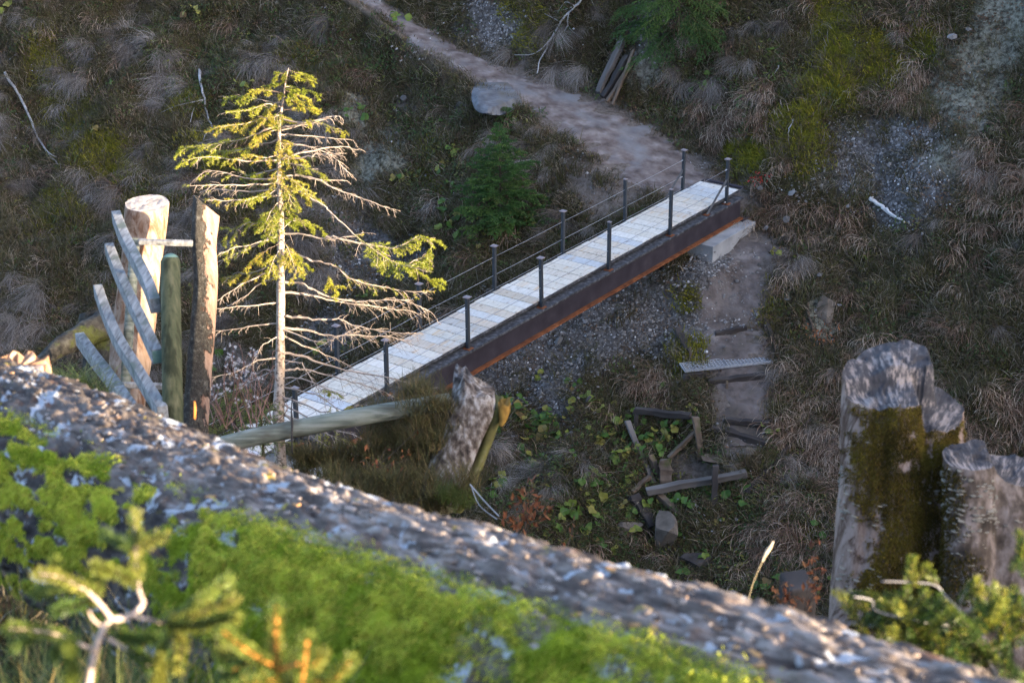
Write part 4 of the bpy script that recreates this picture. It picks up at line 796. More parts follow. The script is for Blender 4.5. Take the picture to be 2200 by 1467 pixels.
rock(1538, 990, 66, 22, 'mossy flat slab of stone beside the brown rock', M_BRWOOD, 8)
rock(1500, 1215, 70, 40, 'dark stone right of the tall boulder', M_DARKWOOD, 9)
rock(1575, 1010, 40, 26, 'small brown rock under the level grey beam', M_BROCK, 10)
rock(1768, 665, 62, 120, 'smooth pinkish brown rock face in the bank right of the abutment', M_BROCK, 11, .5, 'rock', -.2)
rock(1355, 1140, 60, 34, 'low brown stone left of the tall boulder', M_BROCK, 12)
rock(1262, 374, 11, 11, 'single white stone below the footpath', M_WHITE, 13, .9)
rock(853, 240, 15, 13, 'white stone on the dark bank left of the boulder', M_WHITE, 14, .9)
rock(895, 328, 13, 11, 'pale stone beside the bare clay patch', M_STICK, 15, .9)
rock(1530, 520, 1, 1, 'x', M_ROCK, 1) if False else None
# metal grating laid as a step
ga, gb = on(1466, 812, .12), on(1652, 770, .12); gb[2] = ga[2] = (ga[2] + gb[2]) / 2
gt = norm(gb - ga); gs = norm(np.cross(gt, [0, 0, 1.])) * -1; gl = np.linalg.norm(gb - ga)
gr = thing('metal_grating', 'galvanised metal grating laid as a step on the lower path', 'grating', (ga + gb) / 2)
for k, sg in ((0, -1), (1, 1)): MB().box(gs * sg * .19, gt * gl / 2, gs * .008, bz * .022).build('edge_bar', M_GALV, gr)
for sg in (-1, 0, 1): MB().box(gt * sg * (gl / 2 + .006), gt * .006, gs * .2, bz * .021).build('end_bar', M_GALV, gr)
cb0 = MB().box((0, 0, 0), gt * .006, gs * .182, bz * .012).build('cross_bar', M_GALV, gr)
nb = int(gl / .075)
for k in range(nb):
    o = cb0 if k == 0 else copy_obj(cb0, gr); o.location = Vector(gt * (-gl / 2 + .04 + k * (gl - .08) / (nb - 1)))
lb0 = MB().box((0, 0, .002), gt * (gl / 2 - .01), gs * .005, bz * .012).build('long_bar', M_GALV, gr)
for k in range(4):
    o = lb0 if k == 0 else copy_obj(lb0, gr); o.location = Vector(gs * (-.12 + .08 * k))
timber(ga - gs * -.0 + np.array([0, -.2, -.12]), ga + gt * .5 + np.array([0, -.2, -.12]), .10, .12, M_DARKWOOD, 'timber block under the left end of the metal grating')
# ------------------------------------------------------------------ near bank: fence, posts and dead trunks at the left
M_GREEN = noise_mat('green_treated_wood', [(.32, (.03, .034, .016)), (.46, (.066, .072, .036)), (.6, (.098, .098, .052)), (.75, (.14, .13, .075))], 30, (1, 1, .07), 8, bmp=.7, bdist=.006, lay=((.03, .034, .017), 11, (1, 1, .12), .55, .66))
M_GREENEND = noise_mat('green_end_grain', [(.3, (.10, .17, .13)), (.7, (.18, .27, .215))], 14, bmp=.2)
M_RAIL = noise_mat('silver_grey_rail', [(.3, (.085, .082, .076)), (.45, (.18, .178, .17)), (.6, (.26, .258, .247)), (.75, (.34, .335, .32))], 42, (1, .09, .8), 8, bmp=.6, bdist=.004, lay=((.10, .115, .095), 6, (1, .4, 1), .54, .66))
M_BEAMR = noise_mat('grey_green_round_rail', [(.3, (.065, .072, .055)), (.45, (.13, .142, .112)), (.6, (.20, .21, .17)), (.75, (.27, .275, .235))], 40, (.07, 1, 1), 8, bmp=.8, bdist=.008, lay=((.075, .07, .05), 7, (.3, 1, 1), .54, .66))
def px_line(pts): return np.array([P(*p) for p in pts])
def bar(line, wd, th, mat, name, parent, o, end=None):
    """rectangular bar swept along a polyline, kept upright"""
    W = smooth_line(line, 5) - o; T = norm(np.gradient(W, axis=0)); V = []; F = []; n = len(W)
    for p, t in zip(W, T):
        s = norm(np.cross(t, [0, 0, 1.])); u = np.cross(s, t); V += [p - s * wd / 2 - u * th / 2, p + s * wd / 2 - u * th / 2, p + s * wd / 2 + u * th / 2, p - s * wd / 2 + u * th / 2]
    for i in range(n - 1):
        for k in range(4): F.append((i * 4 + k, i * 4 + (k + 1) % 4, i * 4 + 4 + (k + 1) % 4, i * 4 + 4 + k))
    F += [(3, 2, 1, 0), tuple((n - 1) * 4 + k for k in range(4))]
    return MB().add(V, F).build(name, mat, parent, bevel=.004)
fo = P(366, 900, 12.5); fence = thing('curved_fence', 'fence of four curved grey rails on a round green post', 'fence', fo)
pst = px_line([(372, 920, 12.5), (368, 700, 12.5), (366, 562, 12.5), (366, 553, 12.5)]) - fo
MB().tube(np.vstack([pst[:1] - [0, 0, .8], pst]), [.068, .066, .063, .062, .05], 20).build('post', M_GREEN, fence, True)
MB().tube([pst[-1] - [0, 0, .004], pst[-1] + [0, 0, .016]], [.0525, .030], 16).build('post_cap', M_GREENEND, fence, True)
RAILS = [[(334, 657, 12.55), (318, 612, 13.0), (290, 556, 13.7), (266, 508, 14.4), (250, 466, 15.1)], [(338, 766, 12.55), (310, 705, 13.1), (277, 637, 13.8), (252, 580, 14.5), (235, 535, 15.1)], [(350, 888, 12.4), (296, 800, 13.2), (256, 735, 13.9), (230, 678, 14.5), (211, 624, 15.1)], [(290, 890, 12.6), (262, 850, 13.0), (232, 808, 13.6), (201, 768, 14.2), (172, 728, 14.8)]]
for k, l in enumerate(RAILS):
    r_ = bar(px_line(l), .068, .098, M_RAIL, 'rail', fence, fo)
    if k == 1:
        e = px_line(l)[:2] - fo; t = norm(e[0] - e[1]); s = norm(np.cross(t, [0, 0, 1.])); u = np.cross(s, t); MB().box(e[0] + t * .004, t * .003, s * .029, u * .040).build('end_grain', M_GREENEND, r_)
so = P(275, 880, 14.3); b = MB(); sp = px_line([(266, 900, 14.2), (272, 780, 14.2), (282, 640, 14.2), (290, 512, 14.2)]) - so
rear = thing('rail_fence', 'low fence of a leaning grey post and two thin cross rails behind the curved rails', 'fence', so)
MB().tube(sp, .036, 10).build('post', M_BEAMR, rear, True)
bar(px_line([(297, 519, 14.1), (350, 521, 14.15), (414, 523, 14.2)]), .05, .034, M_RAIL, 'rail', rear, so)
bar(px_line([(262, 826, 14.0), (310, 828, 14.1), (356, 830, 14.1)]), .05, .034, M_RAIL, 'rail', rear, so)
bm = MB().tube(smooth_line(px_line([(455, 962, 11.8), (540, 940, 11.8), (640, 920, 11.8), (760, 897, 11.8), (860, 880, 11.85), (965, 862, 11.95)]), 3), [.050, .052, .052, .053, .053, .053, .054, .054, .054, .055, .055, .054, .053, .052, .052, .050], 16).build('round_rail', M_BEAMR, smooth=True)
setp(bm, 'thick round grey green rail sloping from the mossy dead stump', 'rail')
hk = MB().tube(px_line([(628, 855, 11.72), (626, 880, 11.72), (628, 908, 11.73), (627, 940, 11.72), (628, 975, 11.7)]), [.004, .004, .009, .005, .004], 6).build('wire_tie', M_DARKWOOD, smooth=True); setp(hk, 'dark wire hanging over the thick round rail', 'wire')
def trunk(name, label, axis_px, dep, r_fn, mat, top_mat, cut=(0, 0), seg=72, rows=60, seed=1, cat='stump', notch=None, topname='sawn_top', smooth=True):
    """upright dead trunk: outline r(theta, f), top cut sloping by cut"""
    A = smooth_line([P(x, y, dep) for x, y in axis_px], 8); o = A[-1].copy(); A = A - o; t_ = thing(name, label, cat, o); n = len(A); V = []; th = np.arange(seg) * 2 * math.pi / seg
    fs = np.linspace(0, 1, rows)
    for f in fs:
        c, T = along(A, f); r_ = r_fn(th, f) * (1 + .07 * fbm(np.cos(th) * 2 + seed, np.sin(th) * 2, f * 3, 3, seed) + .05 * fbm(np.cos(th) * 7 + seed, np.sin(th) * 7, f * 2.2, 3, seed + 5))
        x, y = r_ * np.cos(th), r_ * np.sin(th); dz = (cut[0] * x + cut[1] * y + (notch(x, y) if notch else 0)) * (1 - sstep(0, .25, f)); V.append(np.stack([c[0] + x, c[1] + y, c[2] + dz], -1))
    V = np.concatenate(V); idx_ = np.arange(rows * seg).reshape(rows, seg); F = np.stack([idx_[:-1], np.roll(idx_[:-1], -1, 1), np.roll(idx_[1:], -1, 1), idx_[1:]], -1).reshape(-1, 4)[:, ::-1]
    link('trunk', fast_mesh('trunk', V, F, smooth), mat, t_)
    # top disc
    R_ = 26; TV = []; r0 = r_fn(th, 0) * (1 + .07 * fbm(np.cos(th) * 2 + seed, np.sin(th) * 2, 0, 3, seed) + .05 * fbm(np.cos(th) * 7 + seed, np.sin(th) * 7, 0, 3, seed + 5))
    for k in range(R_ + 1):
        q = k / R_; x, y = r0 * q * np.cos(th), r0 * q * np.sin(th); z = cut[0] * x + cut[1] * y + (notch(x, y) if notch else 0) + .010 * fbm(x * 28, y * 28, 0, 3, 3) * (q < 1)
        TV.append(np.stack([A[0][0] + x, A[0][1] + y, A[0][2] + z + 0 * x], -1))
    TV = np.concatenate(TV); i2 = np.arange((R_ + 1) * seg).reshape(R_ + 1, seg); F2 = np.stack([i2[:-1], i2[1:], np.roll(i2[1:], -1, 1), np.roll(i2[:-1], -1, 1)], -1).reshape(-1, 4)
    link(topname, fast_mesh(topname, TV, F2, True), top_mat, t_)
    return t_, V + o, th, r_fn
def peeled_mat(name, light, mid, dark, lo=.46, hi=.62):
    m, N, L, B = new_mat(name); f = tex(N, L, 16, 8, (1, 1, .13), rough=.7); g = tex(N, L, 13, 8, (1, 1, .3), rough=.7, dist=.8)
    r = ramp(N, [(.32, tuple(q * .55 for q in mid)), (.42, mid), (.56, light), (.75, tuple(q * 1.12 for q in light))]); L.new(f, r.inputs[0]); k = N.new('ShaderNodeMapRange'); k.inputs[1].default_value = lo; k.inputs[2].default_value = hi; L.new(g, k.inputs[0])
    c = mixc(N, L, k.outputs[0], r.outputs[0], dark); L.new(c, B.inputs['Base Color']); B.inputs['Roughness'].default_value = .85; B.inputs['Specular IOR Level'].default_value = .2
    bump(N, L, B, f, .5, .008); return m
M_PEEL = peeled_mat('peeled_pale_wood', (.30, .225, .17), (.235, .155, .105), (.135, .066, .036), .47, .60)
def halfbark():
    m, N, L, B = new_mat('half_barked_wood'); f = tex(N, L, 18, 8, (1, 1, .14), rough=.7); g = tex(N, L, 9, 8, (1, 1, .45), rough=.7); h = tex(N, L, 30, 6, rough=.75)
    r = ramp(N, [(.3, (.11, .06, .042)), (.45, (.20, .125, .09)), (.6, (.29, .205, .16))]); L.new(f, r.inputs[0]); rb = ramp(N, [(.3, (.022, .02, .017)), (.55, (.06, .054, .045)), (.68, (.15, .145, .13))]); L.new(h, rb.inputs[0])
    tc = N.new('ShaderNodeTexCoord'); sp = N.new('ShaderNodeSeparateXYZ'); L.new(tc.outputs['Object'], sp.inputs[0])
    a = mth(N, L, 'MULTIPLY_ADD', mth(N, L, 'SUBTRACT', sp.outputs[0], mth(N, L, 'MULTIPLY', sp.outputs[2], .043)), -7.); a.node.inputs[2].default_value = .92; z = mth(N, L, 'MULTIPLY_ADD', sp.outputs[2], -.28); z.node.inputs[2].default_value = .30
    a = mth(N, L, 'ADD', mth(N, L, 'ADD', a, z), mth(N, L, 'MULTIPLY', mth(N, L, 'SUBTRACT', g, .5), 3.2)); k = N.new('ShaderNodeMapRange'); k.inputs[1].default_value = .42; k.inputs[2].default_value = .55; L.new(a, k.inputs[0])
    L.new(mixc(N, L, k.outputs[0], r.outputs[0], rb.outputs[0]), B.inputs['Base Color']); B.inputs['Roughness'].default_value = .9; B.inputs['Specular IOR Level'].default_value = .15
    bump(N, L, B, mth(N, L, 'ADD', mth(N, L, 'MULTIPLY', k.outputs[0], mth(N, L, 'ADD', h, .6)), mth(N, L, 'MULTIPLY', f, .4)), 1., .02); return m
M_BARKP = halfbark()
M_TOPGREY = noise_mat('grey_sawn_wood', [(.3, (.17, .15, .135)), (.6, (.30, .27, .25))], 16, detail=6, bmp=.4, bdist=.004)
trunk('tall_stump', 'tall peeled pale tree stump with a flat sawn top behind the curved rails', [(316, 437), (308, 520), (296, 620), (284, 740), (274, 860), (268, 930)], 15.2, lambda th, f: .166 - .012 * sstep(.05, .3, f) + .008 * sstep(.25, .45, f) - .03 * sstep(.6, 1, f), M_PEEL, M_TOPGREY, (0, .05), seed=4)
trunk('dead_tree', 'slim dead trunk with half its bark gone and a slanting top', [(440, 440), (434, 520), (438, 600), (432, 700), (424, 800), (418, 900), (416, 950)], 14.6, lambda th, f: (.086 + .01 * f) * (1 + .14 * np.cos(th - .5)), M_BARKP, M_BARKP, (-.9, -.5), seed=9, cat='dead trunk')
M_MOSSBARK = noise_mat('mossy_dark_bark', [(.35, (.012, .011, .009)), (.5, (.035, .031, .024)), (.7, (.075, .07, .055))], 14, detail=9, bmp=1, bdist=.03, lay=((.055, .062, .014), 5, (1, 1, 1), .52, .62))
def rootbole():
    o = P(190, 745, 16.5); t = thing('old_stump', 'dark mossy rotten stump behind the lower ends of the curved rails', 'stump', o)
    MB().tube(smooth_line(px_line([(245, 900, 16.5), (235, 800, 16.5), (215, 720, 16.5), (202, 668, 16.5)]) - o, 4), np.linspace(.26, .12, 13), 16, jit=.07, rng=random.Random(3)).build('trunk', M_MOSSBARK, t, True)
    MB().tube(smooth_line(px_line([(222, 700, 16.4), (170, 725, 16.2), (120, 752, 16.0), (80, 790, 15.8)]) - o, 4), np.linspace(.13, .05, 13), 10, jit=.08, rng=random.Random(5)).build('root', M_MOSSBARK, t, True)
rootbole()
# leaning split dead stump
M_WHITEBARK = noise_mat('white_lichen_bark', [(.34, (.024, .018, .014)), (.46, (.085, .066, .053)), (.54, (.17, .145, .125)), (.64, (.30, .28, .262)), (.8, (.40, .385, .37))], 24, (1, 1, .6), 9, bmp=1, bdist=.02, lay=((.085, .085, .03), 2.6, (1, 1, 1), .57, .68))
M_YELMOSS = noise_mat('yellow_mossy_wood', [(.3, (.06, .05, .02)), (.55, (.13, .12, .035)), (.75, (.22, .20, .12))], 11, detail=7, bmp=.7, bdist=.01)
def leaning():
    o = P(965, 1080, 11.9); t = thing('dead_stump', 'leaning split dead stump crusted with white lichen and moss', 'stump', o); dd = 11.9; n = 16; rr = random.Random(8)
    def slab(L_, Rr, thick, dep, name, mat, jag, seed, parent=t):
        """L_, Rr: matching pixel outlines top to bottom"""
        l = smooth_line([P(x, y, dep) for x, y in L_], 5) - o; r = smooth_line([P(x, y, dep) for x, y in Rr], 5) - o; V = []; F = []; m = len(l)
        for i in range(m):
            c = (l[i] + r[i]) / 2; a = (r[i] - l[i]) / 2; b = np.array([.08, 1, .1]) * thick
            for k in range(n):
                an = 2 * math.pi * k / n; ca, sa = math.cos(an), math.sin(an); ca = math.copysign(abs(ca) ** .75, ca); sa = math.copysign(abs(sa) ** .75, sa)
                p = c + a * ca + b * sa; q = 1 + .10 * float(fbm(p[0] * 9 + seed, p[1] * 9, p[2] * 6, 3, seed)); p = c + (a * ca + b * sa) * q
                if i == 0: p = p + np.array([0, 0, jag * float(vnoise(k * .7 + seed, 1.5, 0, seed))])
                V.append(p)
        for i in range(m - 1):
            for k in range(n): F.append((i * n + k, (i + 1) * n + k, (i + 1) * n + (k + 1) % n, i * n + (k + 1) % n))
        V.append((l[0] + r[0]) / 2 - [0, 0, .03]); F += [(len(V) - 1, k, (k + 1) % n) for k in range(n)]
        return MB().add(V, F).build(name, mat, parent, True)
    slab([(995, 806), (966, 880), (950, 940), (920, 1000), (890, 1080)], [(1062, 846), (1064, 885), (1036, 945), (1014, 1000), (986, 1085)], .11, dd, 'trunk', M_WHITEBARK, .07, 3)
    slab([(976, 795), (972, 830), (968, 870)], [(1005, 800), (1004, 840), (996, 880)], .07, dd + .1, 'broken_edge', M_WHITEBARK, .05, 6)
    slab([(1058, 868), (1046, 910), (1026, 970), (1000, 1030), (975, 1085)], [(1084, 870), (1070, 915), (1048, 975), (1022, 1035), (1000, 1085)], .085, dd + .06, 'split_slab', M_YELMOSS, .05, 5)
    kn = slab([(1070, 866), (1072, 890), (1072, 905)], [(1096, 862), (1096, 885), (1086, 905)], .06, dd - .02, 'knob', noise_mat('orange_moss', [(.3, (.14, .07, .012)), (.7, (.28, .16, .03))], 20, bmp=.6), .03, 9)
leaning()
# ------------------------------------------------------------------ big stump at the right, two stems
M_STUMPSIDE = peeled_mat('bleached_stump_wood', (.26, .20, .165), (.185, .13, .10), (.07, .042, .028), .49, .60)
def top_mat(name, cx, cy):
    m, N, L, B = new_mat(name); tc = N.new('ShaderNodeTexCoord'); sb = N.new('ShaderNodeVectorMath'); sb.operation = 'SUBTRACT'; sb.inputs[1].default_value = (cx, cy, 0); L.new(tc.outputs['Object'], sb.inputs[0])
    sx_ = N.new('ShaderNodeSeparateXYZ'); L.new(sb.outputs[0], sx_.inputs[0]); at = mth(N, L, 'ARCTAN2', sx_.outputs[1], sx_.outputs[0]); ln = N.new('ShaderNodeVectorMath'); ln.operation = 'LENGTH'; L.new(sb.outputs[0], ln.inputs[0])
    cb = N.new('ShaderNodeCombineXYZ'); L.new(mth(N, L, 'MULTIPLY', at, 13), cb.inputs[0]); L.new(mth(N, L, 'MULTIPLY', ln.outputs['Value'], 7), cb.inputs[1])
    n = N.new('ShaderNodeTexNoise'); n.inputs['Scale'].default_value = 2.2; n.inputs['Detail'].default_value = 7; n.inputs['Roughness'].default_value = .7; L.new(cb.outputs[0], n.inputs['Vector'])
    f2 = tex(N, L, 5, 5); f = mth(N, L, 'ADD', mth(N, L, 'MULTIPLY', n.outputs['Fac'], .55), mth(N, L, 'MULTIPLY', f2, .45))
    r = ramp(N, [(.42, (.022, .02, .022)), (.51, (.05, .046, .047)), (.56, (.20, .165, .145)), (.70, (.39, .33, .295))]); L.new(f, r.inputs[0]); L.new(r.outputs[0], B.inputs['Base Color']); B.inputs['Roughness'].default_value = .9; bump(N, L, B, f, .5, .01); return m
def union_r(circles):
    def fn(th, f):
        out = np.zeros_like(th)
        for cx, cy, r in circles:
            b = cx * np.cos(th) + cy * np.sin(th); q = b * b - (cx * cx + cy * cy - r * r); out = np.maximum(out, np.where(q > 0, b + np.sqrt(np.maximum(q, 0)), 0))
        return out * (1 + .10 * sstep(.1, 1, f) ** 1.3)
    return fn
SD = 9.3; ppm = FPX / SD
def notch_big(x, y):
    hi = 1 - sstep(.05, .085, x + .35 * (y * 0 + .0) - .10 * (y > .02))         # left part stands higher
    back = sstep(-.02, .03, y - .1 * x) * (1 - sstep(.15, .19, x))
    dark = sstep(.0, .10, -x - .04) * (1 - sstep(-.02, .10, y - .02))
    return -.15 + .15 * np.maximum(hi, 0) + .055 * back * hi - .035 * dark + .05 * sstep(-.1, .2, y) * (1 - hi) + .016 * np.round(2.2 * fbm(x * 7 + 3, y * 7, 0, 3, 41)) / 1.2 + .012 * fbm(x * 16, y * 16, 0, 2, 44) + .02 * hi * sstep(0, .2, x + .2)
st1, V1, th1, rf1 = trunk('tree_stump', 'big bleached double stump with a stepped sawn top and moss coat', [(1935, 822), (1930, 950), (1922, 1120), (1914, 1300), (1908, 1500)], SD, union_r([(-.09, .0, .175), (.12, .0, .185), (.0, .06, .20), (-.02, -.05, .17)]), M_STUMPSIDE, top_mat('blackened_sawn_wood', 0, .02), (0, .12), 110, 70, 12, notch=notch_big)
def notch_small(x, y): return -.09 * sstep(.06, .10, x) + .02 * sstep(-.05, .05, y) + .012 * np.round(2.2 * fbm(x * 9 + 1, y * 9, 0, 3, 47)) / 1.2
st2, V2, th2, rf2 = trunk('tree_stump', 'lower stump with bracket fungi beside the big bleached stump', [(2098, 985), (2098, 1080), (2094, 1200), (2088, 1330), (2085, 1480)], SD - .28, union_r([(-.03, 0, .118), (.17, .05, .135), (.06, .05, .11)]), noise_mat('crusted_stump_bark', [(.3, (.025, .019, .014)), (.45, (.075, .056, .042)), (.58, (.17, .135, .115)), (.75, (.27, .235, .215))], 16, (1, 1, .5), 9, bmp=.8, bdist=.012), top_mat('blackened_sawn_top', .02, .02), (0, 0), 90, 60, 17, notch=notch_small)
M_MOSSDK = leaf_mat('olive_moss', [(0, (.045, .036, .008)), (.4, (.085, .066, .012)), (.75, (.14, .112, .018)), (1, (.13, .075, .02))], .25, .85, spec=.1)
def fuzz(name, pos, nrm_, ln, wd, mat, parent, o, droop, seed, t0=None, spread=.6):
    g = np.random.default_rng(seed); n = len(pos); d = norm(nrm_ + g.normal(0, spread, (n, 3)) + np.array([0, 0, -droop])); s = norm(np.cross(d, g.normal(size=(n, 3)))); l = ln * g.uniform(.5, 1.4, n)[:, None]; w_ = wd * g.uniform(.6, 1.4, n)[:, None]
    b0 = pos - o; mid = b0 + d * l * .55; tip = mid + norm(d + np.array([0, 0, -droop * .9])) * l * .45
    V = np.stack([b0 - s * w_ / 2, b0 + s * w_ / 2, mid + s * w_ * .4, tip, mid - s * w_ * .4], 1).reshape(-1, 3); i = np.arange(n)[:, None] * 5; F = np.concatenate([i + [0, 1, 2], i + [0, 2, 4], i + [4, 2, 3]])
    tn = np.clip(g.random(n) * .35 + (t0 if t0 is not None else 0), 0, .98)
    me = fast_mesh(name, V, F, False, {'tint': np.repeat(tn, 5)}); ob = link(name, me, mat, parent); ob['kind'] = 'stuff'; return ob
def quads_sample(V, rows, seg, n, seed):
    """random points with normals on a (rows, seg) side surface"""
    g = np.random.default_rng(seed); G = V.reshape(rows, seg, 3); a = g.random(n) * (rows - 1.001); b = g.random(n) * seg; i, j = a.astype(int), b.astype(int) % seg; fa, fb = (a - i)[:, None], (b - np.floor(b))[:, None]; j2 = (j + 1) % seg
    p00, p01, p10, p11 = G[i, j], G[i, j2], G[i + 1, j], G[i + 1, j2]; p = (p00 * (1 - fb) + p01 * fb) * (1 - fa) + (p10 * (1 - fb) + p11 * fb) * fa; nn = norm(np.cross(p01 - p00, p10 - p00)); cen = G.mean(1)[i]
    nn = nn * np.sign(((p - cen) * nn).sum(1, keepdims=True)); return p, nn
p, nn = quads_sample(V1, 70, 110, 320000, 3); px, py, _ = proj(p); face = (nn @ F0) < .1
mk = blobs(px, py, [(1935, 935, 85, 85, 0, .55), (2000, 900, 60, 60, 0, .5), (1890, 1000, 60, 90, 0, .55), (1960, 1080, 70, 130, 0, .55), (1920, 1230, 55, 120, 20, .55), (1990, 1230, 50, 100, 0, .55), (1900, 880, 25, 30, 0, .5), (2040, 925, 22, 40, 0, .5), (2035, 1010, 25, 120, 0, .5), (2000, 990, 40, 80, 0, .5)])
k = face & (np.random.default_rng(1).random(len(p)) < mk * .95 * sstep(-.42, -.08, fbm(p[:, 0] * 22, p[:, 1] * 22, p[:, 2] * 14, 3, 6) + .5 * (mk - .45)))
o1 = np.array(st1.location)
fuzz('moss', p[k], nn[k], .016, .0034, M_MOSSDK, st1, o1, .8, 5, .22 + .55 * fbm(p[k][:, 0] * 11, p[k][:, 1] * 11, p[k][:, 2] * 6, 4, 2))
M_FUNG = noise_mat('pale_bracket_fungus', [(.3, (.13, .115, .085)), (.7, (.25, .225, .18))], 30, bmp=.2, var=.25)
def bracket():
    V, F = [], []; n = 8
    for k in range(n + 1):
        a = math.pi * k / n; V += [(math.cos(a), -math.sin(a) * .8, -.06), (math.cos(a) * .95, -math.sin(a) * .76, .12 + .1 * math.sin(a * 3))]
    V += [(0, .1, -.35), (0, .1, .42)]; a, b = len(V) - 2, len(V) - 1
    for k in range(n): F += [(2 * k, 2 * k + 1, 2 * k + 3, 2 * k + 2), (2 * k + 1, b, 2 * k + 3), (2 * k, 2 * k + 2, a)]
    return fast_mesh('bracket_fungus', V, np.array([f if len(f) == 4 else (f[0], f[1], f[2], f[2]) for f in F]), True) if False else (V, F)
bv, bf = bracket(); bmesh_ = bpy.data.meshes.new('bracket_fungus'); bmesh_.from_pydata(bv, [], bf); bmesh_.materials.append(M_FUNG)
def add_fungi(t_, V, rows, seg, lst, n, seed, smin, smax):
    g = np.random.default_rng(seed); p, nn = quads_sample(V, rows, seg, 30000, seed); px, py, _ = proj(p); w_ = blobs(px, py, lst) * ((nn @ F0) < .15); k = np.flatnonzero(g.random(len(p)) < w_ * .9); k = k[:n]; o = np.array(t_.location)
    for i in k:
        ob = bpy.data.objects.new('bracket_fungus', bmesh_); COL.objects.link(ob); ob.parent = t_; s = g.uniform(smin, smax); h = nn[i].copy(); h[2] = 0; h = norm(h)
        Y = -h; Z = np.array([0, 0, 1.]); X = np.cross(Y, Z); ob.matrix_local = Matrix(((X[0], Y[0], Z[0], p[i][0] - o[0]), (X[1], Y[1], Z[1], p[i][1] - o[1]), (X[2], Y[2], Z[2], p[i][2] - o[2]), (0, 0, 0, 1))) @ Matrix.Diagonal((s * g.uniform(.8, 1.3), s, s * g.uniform(.6, .9), 1))
add_fungi(st1, V1, 70, 110, [(1815, 1055, 14, 60), (1830, 1110, 14, 30), (1868, 900, 14, 60), (1885, 850, 12, 25), (1820, 1240, 22, 50), (1890, 1130, 12, 60), (2010, 1060, 30, 30), (2025, 1190, 12, 60), (1880, 1240, 14, 30)], 95, 4, .006, .016)
add_fungi(st2, V2, 60, 90, [(2035, 1040, 30, 70), (2085, 1090, 60, 50), (2120, 1080, 40, 40), (2160, 1120, 40, 30)], 110, 6, .008, .018)
add_fungi(st2, V2, 60, 90, [(2120, 1200, 50, 70), (2060, 1180, 30, 60)], 30, 8, .005, .010)
p, nn = quads_sample(V2, 60, 90, 50000, 9); px, py, _ = proj(p); k = ((nn @ F0) < .1) & (np.random.default_rng(2).random(len(p)) < .8 * blobs(px, py, [(2030, 1080, 40, 100), (2010, 1200, 30, 120), (2050, 1250, 60, 60)]))
fuzz('moss', p[k], nn[k], .016, .004, M_MOSSDK, st2, np.array(st2.location), .7, 6, .1)
